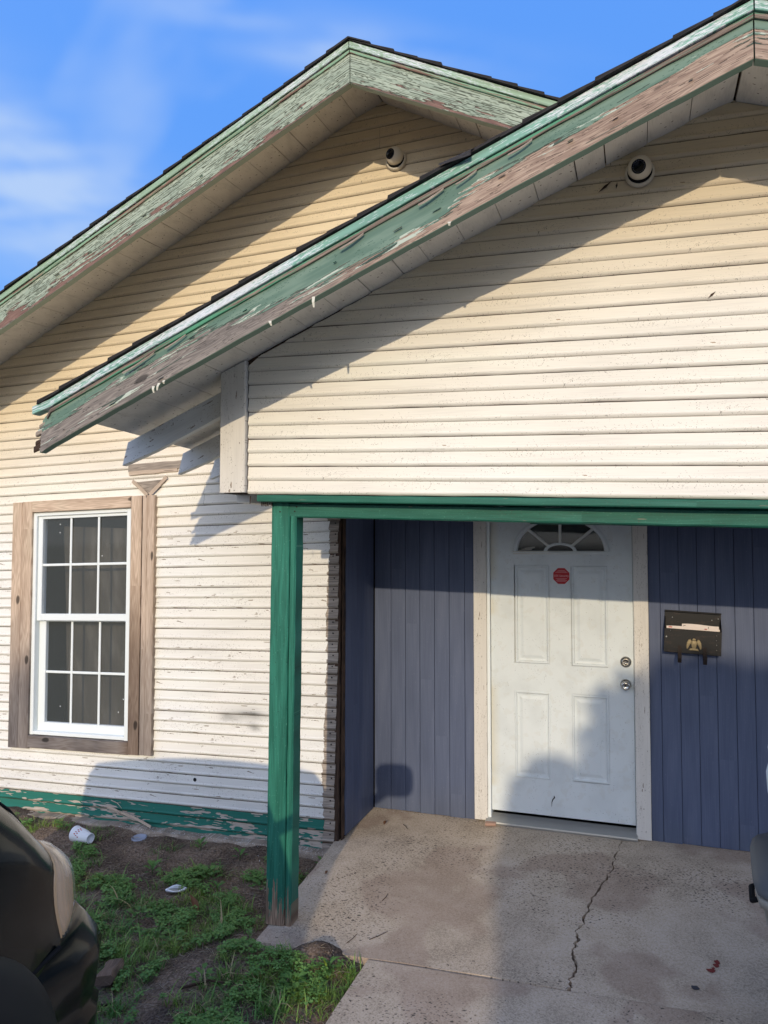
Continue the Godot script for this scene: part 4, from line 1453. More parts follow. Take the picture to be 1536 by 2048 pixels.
	obj("crack_dirt", dc, M.soil, pave)
	# the drive beyond the joint
	s = stnew()
	var xs2 = []
	for i in 34: xs2.append(0.575 + i * 0.14)
	var zs2 = [0.0, 0.012, 0.1, 0.4, 0.8, 1.4, 2.2, 3.2, 4.5, 8.0]
	var rows2 = []
	for z in zs2:
		var r = []
		for x in xs2:
			var zz = front.call(x) + 0.008 + 0.003 * n2(x * 12.0, 5.0) * (1.0 if z < 0.05 else 0.0) + z
			r.append(Vector3(x + (0.01 * n2(z * 4.0, 3.0) if x < 0.6 else 0.0), slab_y(1.7) + 0.005 - 0.012 * z + (-0.005 if z == 0.0 else 0.0), zz))
		rows2.append(r)
	for i in zs2.size() - 1:
		for k in xs2.size() - 1:
			var a = rows2[i][k]
			var b = rows2[i][k + 1]
			var c = rows2[i + 1][k + 1]
			var d = rows2[i + 1][k]
			quad(s, d, c, b, a, Vector2(d.x + 1.3, d.z) / 3.0, Vector2(c.x + 1.3, c.z) / 3.0, Vector2(b.x + 1.3, b.z) / 3.0, Vector2(a.x + 1.3, a.z) / 3.0)
		var e0 = rows2[i][0]
		var e1 = rows2[i + 1][0]
		var dn = Vector3(0, -0.16, 0)
		quad(s, e0 + dn, e1 + dn, e1, e0, Vector2(e0.z, 0.9) / 3.0, Vector2(e1.z, 0.9) / 3.0, Vector2(e1.z, 0.85) / 3.0, Vector2(e0.z, 0.85) / 3.0)
	for k in xs2.size() - 1:
		var a = rows2[0][k]
		var b = rows2[0][k + 1]
		var dn = Vector3(0, -0.16, 0)
		quad(s, b + dn, a + dn, a, b, Vector2(a.x, 0.9) / 3.0, Vector2(b.x, 0.9) / 3.0, Vector2(b.x, 0.85) / 3.0, Vector2(a.x, 0.85) / 3.0)
	tag(obj("driveway", s, M.concrete), "grey concrete drive slab beyond the joint", "drive", "", "structure")

func mm(called, mesh, m, list, cols = null):
	var x = MultiMesh.new()
	x.transform_format = MultiMesh.TRANSFORM_3D
	x.use_colors = cols != null
	x.mesh = mesh
	mesh.surface_set_material(0, m)
	x.instance_count = list.size()
	for i in list.size():
		x.set_instance_transform(i, list[i])
		if cols != null: x.set_instance_color(i, cols[i])
	var o = MultiMeshInstance3D.new()
	o.multimesh = x
	o.name = numbered(called)
	add_child(o)
	o.set_meta("kind", "stuff")
	return o

func blade_mesh(segs, w, bend):
	var s = stnew()
	var prev = null
	for i in segs + 1:
		var f = float(i) / segs
		var c = Vector3(0, sin(f * 1.3) / 1.3 * 1.0, f * f * bend)
		var ww = w * (1.0 - pow(f, 1.6)) + 0.0005
		if prev != null:
			quad(s, prev[0] - Vector3(prev[1], 0, 0), prev[0] + Vector3(prev[1], 0, 0), c + Vector3(ww, 0, 0), c - Vector3(ww, 0, 0))
		prev = [c, ww]
	s.generate_normals()
	return s.commit()

func clover_mesh():
	var s = stnew()
	for l in 3:
		var a = TAU * l / 3.0
		var d = Vector3(cos(a), 0, sin(a))
		var n = Vector3(-sin(a), 0, cos(a))
		var o = Vector3(0, 1.0, 0)
		var p = [o, o + d * 0.28 + n * 0.20 + Vector3(0, 0.06, 0), o + d * 0.55 + n * 0.22 + Vector3(0, 0.05, 0), o + d * 0.58 + Vector3(0, 0.0, 0), o + d * 0.55 - n * 0.22 + Vector3(0, 0.05, 0), o + d * 0.28 - n * 0.20 + Vector3(0, 0.06, 0)]
		tri(s, p[0], p[3], p[1]); tri(s, p[1], p[3], p[2])
		tri(s, p[0], p[5], p[3]); tri(s, p[5], p[4], p[3])
	quad(s, Vector3(-0.02, 0, 0), Vector3(0.02, 0, 0), Vector3(0.015, 1.0, 0), Vector3(-0.015, 1.0, 0))
	s.generate_normals()
	return s.commit()

func leafy(c, back):
	var m = mat(c, 0.6)
	m.vertex_color_use_as_albedo = true
	m.backlight_enabled = true
	m.backlight = back
	return m

func turf(x, z):   # how green the yard is at a place
	var t = 0.25 + f2(x * 1.5 + 3.0, z * 1.5) * 1.5 + n2(x * 4.0, z * 4.0) * 0.35
	t += 0.75 * sstep(0.9, 1.5, z) * sstep(-0.10, -0.45, x) - 0.55 * sstep(1.05, 0.80, z)
	t -= 0.8 * exp(-pow((x + 0.10) / 0.16, 2.0) - pow((z - 1.25) / 0.35, 2.0))
	t += 0.8 * exp(-pow((x - 0.36) / 0.14, 2.0) - pow((z - 2.0) / 0.16, 2.0))
	t -= 1.6 * exp(-pow((x - 0.32) / 0.16, 2.0) - pow((z - 1.69) / 0.09, 2.0))
	t -= 1.4 * exp(-pow((x + 0.715) / 0.10, 2.0) - pow((z - 1.31) / 0.07, 2.0))
	t -= 1.0 * exp(-pow((x + 0.50) / 0.09, 2.0) - pow((z - 2.14) / 0.12, 2.0))
	return t

func build_plants():
	rng.seed = 20
	var gl = []
	var gc = []
	var bl = blade_mesh(3, 0.034, 0.6)
	for i in 190000:
		var x = rng.randf_range(-2.4, 0.56)
		var z = rng.randf_range(0.70, 3.5)
		if z < 1.75 and x > -0.06: continue
		if z > 2.5 and x < -0.9: continue
		var t = turf(x, z)
		if rng.randf() > (t - 0.05) * 0.95: continue
		var tuft = n2(x * 9.0 + 5.0, z * 9.0)
		if tuft < -0.05 and rng.randf() < 0.75: continue
		var h = (0.018 + 0.038 * rng.randf()) * (1.0 + 0.9 * maxf(0.0, tuft)) * (1.15 if x > 0.15 else 1.0)
		if rng.randf() < 0.06: h *= 1.8
		var b = Basis(Vector3.UP, rng.randf() * TAU) * Basis(Vector3.RIGHT, rng.randf_range(0.0, 0.6))
		gl.append(Transform3D(b.scaled_local(Vector3(h * rng.randf_range(0.6, 1.1), h, h)), Vector3(x, ground_y(x, z) - 0.002, z)))
		var d = rng.randf()
		var c = Color(0.085, 0.18, 0.032).lerp(Color(0.17, 0.29, 0.06), d)
		var hue = n2(x * 2.3 + 9.0, z * 2.3)
		c = Color(c.r * (1.0 + 0.45 * hue), c.g * (1.0 + 0.15 * hue), c.b)
		if rng.randf() < 0.10 + 0.10 * maxf(0.0, n2(x * 3.0, z * 3.0 + 40.0)): c = Color(0.34, 0.27, 0.14)
		gc.append(c)
	mm("grass", bl, leafy(Color.WHITE, Color(0.25, 0.35, 0.1)), gl, gc).set_meta("label", "short green grass growing in patches on the yard")
	tag(get_node("grass"), "short green grass growing in patches on the yard", "grass", "", "stuff")
	var cl = []
	var cc = []
	for i in 46000:
		var x = rng.randf_range(-2.4, 0.54)
		var z = rng.randf_range(0.75, 3.4)
		if z < 1.78 and x > -0.08: continue
		if z > 2.5 and x < -0.9: continue
		var pat = n2(x * 3.1 + 20.0, z * 3.1) + 0.5 * n2(x * 8.0, z * 8.0 + 7.0) + 0.9 * exp(-pow((x - 0.35) / 0.10, 2.0) - pow((z - 1.97) / 0.12, 2.0))
		if pat < 0.18 or turf(x, z) < 0.2: continue
		var h = rng.randf_range(0.022, 0.050)
		var w = rng.randf_range(0.017, 0.032)
		var b = Basis(Vector3.UP, rng.randf() * TAU) * Basis(Vector3.RIGHT, rng.randf_range(-0.5, 0.5))
		cl.append(Transform3D(b.scaled_local(Vector3(w, h, w)), Vector3(x, ground_y(x, z), z)))
		cc.append(Color(0.080, 0.18, 0.040).lerp(Color(0.145, 0.27, 0.065), rng.randf()))
	tag(mm("clover", clover_mesh(), leafy(Color.WHITE, Color(0.25, 0.35, 0.1)), cl, cc), "low clover leaves spread among the grass", "clover", "", "stuff")
	# dead stalks and straw lying on the bare earth
	var sl = []
	var sc = []
	var ss = stnew()
	tube(ss, [Vector3(-0.5, 0, 0), Vector3(-0.15, 0.05, 0.03), Vector3(0.2, 0.03, -0.02), Vector3(0.5, 0.08, 0.05)], [0.018, 0.022, 0.018, 0.008], 4)
	ss.generate_normals()
	var sm = ss.commit()
	for i in 15000:
		var x = rng.randf_range(-2.6, 0.54)
		var z = rng.randf_range(0.68, 3.3)
		if z < 1.72 and x > -0.06: continue
		if z > 2.5 and x < -0.9: continue
		if turf(x, z) > 0.75 and rng.randf() < 0.3: continue
		if z < 0.95 and rng.randf() < 0.6: continue
		var h = rng.randf_range(0.02, 0.075)
		var b = Basis(Vector3.UP, rng.randf() * TAU) * Basis(Vector3.FORWARD, rng.randf_range(-0.35, 0.35))
		sl.append(Transform3D(b.scaled_local(Vector3(h, 0.05, 0.05)), Vector3(x, ground_y(x, z) + 0.003, z)))
		sc.append(Color(0.13, 0.095, 0.062).lerp(Color(0.42, 0.35, 0.25), pow(rng.randf(), 2.2)))
	var dm = mat(Color.WHITE, 0.9)
	dm.vertex_color_use_as_albedo = true
	tag(mm("dead_stalks", sm, dm, sl, sc), "dry brown stalks and straw lying on the bare earth", "straw", "", "stuff")
	# clods and chips of old paint
	var pl = []
	var pc = []
	var cs = stnew()
	var sph = [Vector3(0.5, 0.1, 0), Vector3(-0.45, 0.0, 0.1), Vector3(0, 0.5, 0.05), Vector3(0.05, -0.3, 0), Vector3(0.1, 0.1, 0.55), Vector3(0, 0.05, -0.5)]
	for f in [[0, 2, 4], [4, 2, 1], [1, 2, 5], [5, 2, 0], [4, 3, 0], [1, 3, 4], [5, 3, 1], [0, 3, 5]]: tri(cs, sph[f[0]], sph[f[2]], sph[f[1]])
	cs.generate_normals()
	var cm = cs.commit()
	for i in 5200:
		var x = rng.randf_range(-2.9, 0.54)
		var z = rng.randf_range(0.66, 2.6)
		if z < 1.72 and x > -0.06: continue
		if z > 1.2 and rng.randf() < 0.6: continue
		var chip = z < 0.85 and rng.randf() < 0.10
		var h = rng.randf_range(0.004, 0.017) if not chip else rng.randf_range(0.003, 0.009)
		pl.append(Transform3D(Basis(Vector3(rng.randf(), rng.randf(), rng.randf()).normalized(), rng.randf() * TAU).scaled_local(Vector3(h, h * (0.3 if chip else 1.0), h)), Vector3(x, ground_y(x, z) + 0.002, z)))
		pc.append(Color(0.6, 0.58, 0.55) if chip else Color(0.11, 0.082, 0.06).lerp(Color(0.21, 0.165, 0.125), rng.randf()))
	for i in 420:   # flakes on the footing ledge
		var x = rng.randf_range(-1.6, -0.1)
		var z = 0.60 + 0.06 * rng.randf()
		var h = rng.randf_range(0.003, 0.009)
		pl.append(Transform3D(Basis(Vector3.UP, rng.randf() * TAU).scaled_local(Vector3(h, h * 0.25, h)), Vector3(x, -0.088 + 0.0118 * (x + 4.3), z)))
		pc.append(Color(0.62, 0.6, 0.56))
	for i in 150:   # paint chips and grit swept against the foot of the blue wall
		var x = rng.randf_range(0.03, 0.78)
		var z = 0.004 + 0.045 * pow(rng.randf(), 2.0)
		var h = rng.randf_range(0.003, 0.009)
		pl.append(Transform3D(Basis(Vector3.UP, rng.randf() * TAU).scaled_local(Vector3(h, h * 0.3, h)), Vector3(x, slab_y(z) + 0.002, z)))
		pc.append(Color(0.6, 0.58, 0.54) if rng.randf() < 0.5 else Color(0.10, 0.08, 0.06))
	for i in 60:   # crumbs on the slab
		var x = rng.randf_range(-0.02, 1.7)
		var z = rng.randf_range(0.05, 1.6)
		if i < 26:
			x = 0.19 + 0.05 * rng.randfn()
			z = 1.0 + 0.045 * rng.randfn()
		var h = rng.randf_range(0.003, 0.010)
		pl.append(Transform3D(Basis(Vector3.UP, rng.randf() * TAU).scaled_local(Vector3(h, h * 0.6, h)), Vector3(x, slab_y(z) + h * 0.25, z)))
		pc.append(Color(0.075, 0.055, 0.045))
	tag(mm("dirt_crumbs", cm, dm, pl, pc), "clods of earth and chips of white paint at the foot of the wall", "dirt", "", "stuff")
	# weeds one can point at: rosettes of broad leaves
	var spots = [[-0.56, 0.84, 0.055, 5], [-0.60, 1.12, 0.075, 16], [-0.50, 1.20, 0.05, 9], [-0.87, 0.78, 0.05, 7], [-0.27, 1.12, 0.07, 12], [-0.19, 1.04, 0.075, 6], [-0.30, 0.80, 0.06, 5], [0.33, 1.96, 0.075, 24], [0.03, 1.86, 0.06, 12], [-0.70, 1.62, 0.07, 16], [-0.42, 1.74, 0.07, 16], [-0.05, 2.06, 0.06, 14], [-0.98, 1.12, 0.06, 9], [-0.045, 0.79, 0.05, 5], [0.44, 1.82, 0.05, 9]]
	var words = ["small weed with pointed leaves on the bare earth left of the post", "bushy weed with many round leaves beside the white litter", "low weed between the white litter and the post", "small weed growing against the concrete footing", "broad leafed weed standing just left of the green post", "taller weed with upright leaves behind the green post", "young weed in the dirt near the footing behind the post", "bright sunlit clump of round leaves by the slab corner", "weed growing in front of the pad under the post", "dense weed in the grass nearest the dark vehicle", "round leafed weed in the middle of the grass", "weed in the shaded grass below the post", "weed at the left edge of the bare strip", "tiny sprout in the corner between footing and slab", "thin sunlit weed on the washed earth beside the slab"]
	for i in spots.size():
		var e = spots[i]
		var o = thing("weed", Vector3(e[0], ground_y(e[0], e[1]), e[1]))
		tag(o, words[i], "weed", "weeds in the yard by the porch post")
		var stem = stnew()
		tube(stem, [Vector3.ZERO, Vector3(0.004, e[2] * 0.5, 0.002), Vector3(0.0, e[2] * 0.85, 0.006)], [0.003, 0.0025, 0.001], 5, Color(0.06, 0.11, 0.03))
		obj("stem", stem, leafy(Color.WHITE, Color(0.1, 0.1, 0.05)), o)
		for k in e[3]:
			var s = stnew()
			var a = k * 2.4 + i
			var f = float(k) / e[3]
			var d = Vector3(cos(a), 0, sin(a))
			var n = Vector3(-sin(a), 0, cos(a))
			var len_ = e[2] * (0.42 + 0.25 * rng.randf()) if e[3] > 10 else e[2] * (0.75 + 0.3 * rng.randf())
			var wd = len_ * (0.36 if e[3] > 10 else 0.24)
			var b = Vector3(0, e[2] * (0.15 + 0.8 * f), 0) + d * e[2] * (0.55 - 0.3 * f) * (1.0 if e[3] > 10 else 0.3)
			var lift = rng.randf_range(0.1, 0.7) if e[3] > 10 else rng.randf_range(0.5, 1.1)
			var c = Color(0.052, 0.13, 0.028).lerp(Color(0.10, 0.20, 0.045), rng.randf())
			var mid = b + d * len_ * 0.5 + Vector3(0, len_ * lift * 0.5, 0)
			var tip = b + d * len_ + Vector3(0, len_ * lift * 0.62, 0)
			var q1 = b + d * len_ * 0.25 + Vector3(0, len_ * lift * 0.3, 0)
			var upv = Vector3(0, wd * 0.25, 0)
			tri(s, b, q1 + n * wd * 0.8 + upv, q1, c); tri(s, b, q1, q1 - n * wd * 0.8 + upv, c)
			quad(s, q1, q1 + n * wd * 0.8 + upv, mid + n * wd + upv, mid, Vector2.ZERO, Vector2.ZERO, Vector2.ZERO, Vector2.ZERO, c)
			quad(s, q1 - n * wd * 0.8 + upv, q1, mid, mid - n * wd + upv, Vector2.ZERO, Vector2.ZERO, Vector2.ZERO, Vector2.ZERO, c)
			tri(s, mid, mid + n * wd + upv, tip, c); tri(s, mid - n * wd + upv, mid, tip, c)
			obj("leaf", s, M.leaf, o)

# ---------------------------------------------------------------- things on and about the house
func dome_camera(at, aim, rad, label):
	var o = thing("dome_camera", at)
	tag(o, label, "security camera", "dome cameras under the gables")
	var s = stnew()
	lathe(s, [Vector2(rad * 1.05, 0.0), Vector2(rad * 1.05, rad * 0.16), Vector2(rad * 0.98, rad * 0.30), Vector2(rad * 0.90, rad * 0.36), Vector2(rad * 0.86, rad * 0.30), Vector2(0.0, rad * 0.30)], Vector3(0, -rad * 0.12, 0), Vector3(0, 0.02, 1), 36)
	obj("base", s, M.cam_white, o)
	s = stnew()   # dark gap in which the ball turns
	lathe(s, [Vector2(rad * 0.88, 0.0), Vector2(rad * 0.84, rad * 0.10), Vector2(0.0, rad * 0.11)], Vector3(0, -rad * 0.12, rad * 0.31), Vector3(0, 0.02, 1), 36)
	obj("gap_ring", s, M.dark, o)
	s = stnew()
	var prof = []
	for i in 15:
		var a = -PI * 0.5 + PI * 0.80 * i / 14.0
		prof.append(Vector2(rad * 0.86 * cos(a), rad * 0.86 * sin(a)))
	prof.append(Vector2(rad * 0.47, rad * 0.715))
	var c = Vector3(0, rad * 0.06, rad * 0.52)
	lathe(s, prof, c, aim, 36)
	obj("ball", s, M.cam_white, o)
	s = stnew()
	lathe(s, [Vector2(rad * 0.50, rad * 0.68), Vector2(rad * 0.50, rad * 0.735), Vector2(rad * 0.47, rad * 0.745), Vector2(rad * 0.46, rad * 0.70), Vector2(0.0, rad * 0.70)], c, aim, 36)
	obj("lens_cover", s, M.lens, o)
	var e1 = aim.cross(Vector3.UP).normalized()
	var e2 = e1.cross(aim.normalized())
	for i in 20:
		var a = TAU * i / 20.0
		s = stnew()
		lathe(s, [Vector2(rad * 0.035, 0.0), Vector2(rad * 0.03, rad * 0.02), Vector2(0.0, rad * 0.025)], c + aim.normalized() * rad * 0.70 + (e1 * cos(a) + e2 * sin(a)) * rad * 0.40, aim, 7)
		obj("led", s, M.led, o)

func text_on(parent, called, words, size, at, m):
	var t = TextMesh.new()
	t.text = words
	var f = SystemFont.new()
	f.font_names = PackedStringArray(["Droid Sans"])
	t.font = f
	t.font_size = 32
	t.pixel_size = size / 32.0
	t.depth = 0.0004
	t.curve_step = 2.0
	var o = MeshInstance3D.new()
	o.mesh = t
	o.material_override = m
	o.name = called
	parent.add_child(o, true)
	o.position = at
	return o

func build_things():
	dome_camera(Vector3(1.772, 3.420, GABLE_Z + 0.012), Vector3(-0.12, -0.30, 1.0).normalized(), 0.058, "white dome security camera stained with dirt under the porch gable peak")
	dome_camera(Vector3(0.353, 4.226, WALL_Z + 0.012), Vector3(-0.38, -0.05, 0.95).normalized(), 0.064, "clean white dome security camera high on the rear gable above the porch roof")
	# octagonal alarm sticker on the door
	var o = thing("security_sticker", Vector3(1.273, 1.631, -0.0115))
	tag(o, "small red octagonal alarm sticker with white lettering on the white door", "sticker")
	var s = stnew()
	var ring = []
	for i in 8: ring.append(Vector3(0.055 * cos(PI / 8 + i * PI / 4), 0.055 * sin(PI / 8 + i * PI / 4), 0.0008))
	for i in 8: tri(s, Vector3(0, 0, 0.0008), ring[i], ring[(i + 1) % 8])
	obj("red_film", s, M.red, o)
	text_on(o, "lettering", "SDS Security", 0.0165, Vector3(0, 0.001, 0.0012), M.print)
	var ys = [0.036, 0.030, 0.023, -0.016, -0.023, -0.028, -0.034]
	var ws = [0.022, 0.030, 0.038, 0.036, 0.026, 0.034, 0.026]
	for i in ys.size():
		s = stnew()
		bx(s, Vector3(-ws[i], ys[i] - 0.0007, 0.001), Vector3(ws[i], ys[i] + 0.0007, 0.0013))
		obj("print_line", s, M.print, o)
	# letter box
	o = thing("mailbox", Vector3(2.044, 1.30, 0.004))
	o.rotation.z = -0.045
	tag(o, "black metal wall mailbox with a brass eagle, right of the door", "mailbox")
	s = stnew()
	bx(s, Vector3(-0.158, -0.118, 0.0), Vector3(0.158, 0.126, 0.006), 0.002)
	obj("back_plate", s, M.black_metal, o)
	s = stnew()
	plank(s, Vector3(-0.158, 0.120, 0.0), Vector3(0.158, 0.120, 0.0), Vector3(0, 0.008, 0), Vector3(0, 0, 0.022), 0, 1, 0.002)
	obj("top_lip", s, M.black_metal, o)
	s = stnew()
	bx(s, Vector3(-0.158, -0.118, 0.078), Vector3(0.158, 0.025, 0.083), 0.002)
	obj("front_plate", s, M.black_metal, o)
	for x in [-0.158, 0.153]:
		s = stnew()
		var r0 = [Vector3(x, -0.118, 0.006), Vector3(x, -0.118, 0.080), Vector3(x, 0.025, 0.080), Vector3(x, 0.090, 0.006)]
		var r1 = []
		for p in r0: r1.append(p + Vector3(0.005, 0, 0))
		var u = [Vector2(0, 0), Vector2(0.3, 0), Vector2(0.3, 1), Vector2(0, 1)]
		loft(s, [r0, r1], [u, u])
		obj("side_plate", s, M.black_metal, o)
	s = stnew()
	bx(s, Vector3(-0.153, -0.118, 0.004), Vector3(0.153, -0.113, 0.080))
	obj("bottom_plate", s, M.black_metal, o)
	for p in [Vector3(-0.113, 0.085, 0.006), Vector3(0.108, 0.083, 0.006), Vector3(0.143, 0.093, 0.006), Vector3(-0.147, -0.026, 0.083), Vector3(-0.125, 0.012, 0.083), Vector3(0.13, 0.0, 0.083), Vector3(0.13, -0.028, 0.083), Vector3(0.132, -0.055, 0.083), Vector3(0.132, -0.085, 0.083)]:
		s = stnew()
		lathe(s, [Vector2(0.005 if p.x < -0.14 else 0.0032, 0), Vector2(0.004, 0.0015), Vector2(0, 0.002)], p, Vector3(0, 0, 1), 9)
		obj("rivet", s, M.alu if p.x < -0.14 or p.z < 0.01 else M.nickel, o)
	# eagle in relief: body, head, two folded-out wings, tail on a small plinth
	var eg = stnew()
	var feather = func(pts, z, th):
		var c = Vector3.ZERO
		for q in pts: c += Vector3(q.x, q.y, z + th)
		c /= pts.size()
		for i in pts.size():
			var a = Vector3(pts[i].x, pts[i].y, z)
			var b = Vector3(pts[(i + 1) % pts.size()].x, pts[(i + 1) % pts.size()].y, z)
			var a2 = a.lerp(Vector3(c.x, c.y, z), 0.12) + Vector3(0, 0, th * 0.8)
			var b2 = b.lerp(Vector3(c.x, c.y, z), 0.12) + Vector3(0, 0, th * 0.8)
			quad(eg, a, b, b2, a2)
			tri(eg, c, a2, b2)
	feather.call([Vector2(-0.018, 0.010), Vector2(-0.012, -0.018), Vector2(0.012, -0.018), Vector2(0.018, 0.010), Vector2(0.012, 0.024), Vector2(-0.012, 0.024)], 0.0, 0.010)
	feather.call([Vector2(-0.009, 0.022), Vector2(0.008, 0.022), Vector2(0.010, 0.032), Vector2(0.003, 0.038), Vector2(-0.006, 0.037), Vector2(-0.012, 0.030)], 0.001, 0.011)
	for sgn in [-1.0, 1.0]:
		var w = [Vector2(0.012, 0.020), Vector2(0.020, 0.033), Vector2(0.030, 0.030), Vector2(0.040, 0.012), Vector2(0.043, -0.010), Vector2(0.041, -0.026), Vector2(0.034, -0.028), Vector2(0.026, -0.008), Vector2(0.018, 0.004)]
		var ww = []
		for q in w: ww.append(Vector2(q.x * sgn, q.y))
		if sgn < 0: ww.reverse()
		feather.call(ww, 0.0, 0.007)
	feather.call([Vector2(-0.030, -0.034), Vector2(0.030, -0.036), Vector2(0.022, -0.022), Vector2(-0.020, -0.020)], 0.0, 0.009)
	feather.call([Vector2(-0.010, -0.022), Vector2(0.010, -0.022), Vector2(0.008, -0.010), Vector2(-0.008, -0.010)], 0.001, 0.007)
	var e = obj("eagle_emblem", eg, M.brass, o)
	e.position = Vector3(0.008, -0.062, 0.083)
	for x in [-0.071, 0.068]:   # newspaper hooks
		s = stnew()
		var pts = [Vector3(x, -0.075, 0.084), Vector3(x, -0.108, 0.088), Vector3(x, -0.135, 0.100), Vector3(x, -0.165, 0.118), Vector3(x, -0.168, 0.136), Vector3(x, -0.140, 0.146), Vector3(x, -0.118, 0.143)]
		var rings = []
		var uvs = []
		for i in pts.size():
			var p = pts[i]
			rings.append([p + Vector3(-0.010, 0, -0.002), p + Vector3(0.010, 0, -0.002), p + Vector3(0.010, 0.001, 0.002), p + Vector3(-0.010, 0.001, 0.002)])
			uvs.append([Vector2(0, i), Vector2(1, i), Vector2(1, i), Vector2(0, i)])
		loft(s, rings, uvs)
		obj("hook", s, M.rust, o)
	# letters in the box
	var env = [["pale envelope with printed window standing tallest in the mailbox slot", Vector3(-0.060, -0.03, 0.050), 0.205, 0.084, 0.0], ["flat pink edged leaflet lying across the mailbox slot in front of the envelope", Vector3(-0.147, -0.04, 0.066), 0.296, 0.078, 0.0]]
	for i in 2:
		var v = env[i]
		var n = thing("letter", Vector3(2.044, 1.30, 0.004))
		n.rotation.z = -0.045
		tag(n, v[0], "letter", "letters in the black mailbox")
		s = stnew()
		var rings = []
		var uvs = []
		for k in 9:
			var f = k / 8.0
			var x = v[1].x + f * v[2]
			var bend = 0.006 * sin(f * 3.4 + i)
			rings.append([Vector3(x, v[1].y, v[1].z + bend), Vector3(x, v[1].y + v[3] + 0.003 * sin(f * 5.0), v[1].z + bend - 0.008), Vector3(x, v[1].y + v[3] + 0.003 * sin(f * 5.0), v[1].z + bend - 0.006), Vector3(x, v[1].y, v[1].z + bend + 0.003)])
			uvs.append([Vector2(f, 0), Vector2(f, 1), Vector2(f, 1), Vector2(f, 0)])
		loft(s, rings, uvs)
		obj("paper", s, M.paper, n)
		s = stnew()
		if i == 0:
			bx(s, Vector3(-0.050, 0.043, 0.0475), Vector3(-0.040, 0.046, 0.0485))
			bx(s, Vector3(-0.053, 0.030, 0.0475), Vector3(-0.050, 0.043, 0.0485))
			bx(s, Vector3(0.085, 0.030, 0.049), Vector3(0.088, 0.046, 0.050))
			obj("printing", s, M.ink, n)
		else:
			bx(s, Vector3(-0.135, 0.029, 0.062), Vector3(-0.115, 0.0345, 0.0685))
			bx(s, Vector3(0.065, 0.031, 0.062), Vector3(0.078, 0.0350, 0.0685))
			obj("printing", s, M.red_ink, n)
	# paper cup on its side
	o = thing("paper_cup", Vector3(-1.645, ground_y(-1.645, 0.90) + 0.052, 0.90))
	o.rotation = Vector3(0.0, -0.16, -0.06)
	o.scale = Vector3(0.78, 0.78, 0.78)
	tag(o, "white foam cup with red print lying on its side by the wall", "cup")
	s = stnew()
	var prof = [Vector2(0.0, 0.012), Vector2(0.036, 0.012), Vector2(0.037, 0.0), Vector2(0.0415, 0.001), Vector2(0.044, 0.05), Vector2(0.048, 0.052), Vector2(0.0495, 0.068), Vector2(0.0525, 0.070), Vector2(0.060, 0.172), Vector2(0.0635, 0.174), Vector2(0.0635, 0.181), Vector2(0.060, 0.182), Vector2(0.050, 0.07), Vector2(0.0, 0.03)]
	lathe(s, prof, Vector3(0.06, 0, 0), Vector3(-1, 0, 0), 36)
	obj("cup_body", s, M.foam, o)
	for k in 9:
		s = stnew()
		var a0 = 0.1 + k * 0.16
		var pp = []
		for i in 5:
			var a = a0 + 0.11 * i / 4.0
			var xx = -0.035 - 0.045 * fposmod(k * 0.43, 1.0) + 0.008 * sin(i * 2.0 + k)
			var r = 0.0535 + (-xx - 0.01) * 0.085
			pp.append(Vector3(xx, r * sin(a), r * cos(a)))
		tube(s, pp, 0.0022, 4)
		obj("red_print", s, M.red_ink, o)
	# grey plastic lid pressed into the dirt
	o = thing("plastic_lid", Vector3(-1.385, ground_y(-1.385, 0.70) + 0.006, 0.70))
	o.rotation = Vector3(0.10, 0.4, 0.06)
	tag(o, "bluish grey plastic lid half buried against the footing", "lid")
	s = stnew()
	lathe(s, [Vector2(0.0, 0.004), Vector2(0.038, 0.004), Vector2(0.041, 0.010), Vector2(0.049, 0.008), Vector2(0.051, 0.0), Vector2(0.047, -0.002)], Vector3.ZERO, Vector3.UP, 30)
	obj("lid_body", s, mat(sr(150, 156, 170), 0.5), o)
	# crushed white wrapper ring
	o = thing("crushed_can", Vector3(-0.715, ground_y(-0.715, 1.27) + 0.026, 1.27))
	o.rotation.y = 0.5
	o.scale = Vector3(0.8, 0.8, 0.8)
	tag(o, "flattened white can or container half sunk in the grass", "litter")
	s = stnew()
	var rings = []
	var uvs = []
	for i in 25:
		var a = TAU * i / 24.0
		var d = Vector3(cos(a) * 0.070, 0, sin(a) * 0.028)
		var h = 0.010 + 0.006 * sin(a * 3.0) - 0.006 * sin(a)
		rings.append([d * 0.86, d + Vector3(0, -0.012, 0), d * 1.05 + Vector3(0, h * 0.5, 0), d * 0.95 + Vector3(0, h, 0), d * 0.82 + Vector3(0, h * 0.6, 0)])
		var u = []
		for k in 5: u.append(Vector2(i / 24.0, k / 5.0))
		uvs.append(u)
	loft(s, rings, uvs, true, false, null, 1)
	obj("rim", s, M.foam, o)
	s = stnew()
	for i in 12:
		var a = TAU * i / 12.0
		var b = TAU * (i + 1) / 12.0
		tri(s, Vector3(0, -0.004, 0), Vector3(cos(b) * 0.060, -0.002 + 0.003 * sin(i * 2.0 + 1.5), sin(b) * 0.024), Vector3(cos(a) * 0.060, -0.002 + 0.003 * sin(i * 2.0), sin(a) * 0.024))
	obj("dented_base", s, M.alu, o)
	# chunk of old wood, brick piece, dead leaves, twigs
	o = thing("wood_chunk", Vector3(-0.50, ground_y(-0.5, 2.10) + 0.030, 2.10), 0.35)
	tag(o, "split grey brown chunk of wood lying beside the dark vehicle's bumper", "wood chunk")
	s = stnew()
	plank(s, Vector3(-0.036, -0.02, -0.085), Vector3(-0.03, 0.0, 0.085), Vector3(0.072, 0.008, 0), Vector3(0, 0.042, 0), 0.1, 2.0, 0.010, 10, 0.0, 0.012)
	obj("split_block", s, tmat(M.bare_grey.albedo_texture, 0.95, true, sr(200, 180, 168)), o)
	s = stnew()
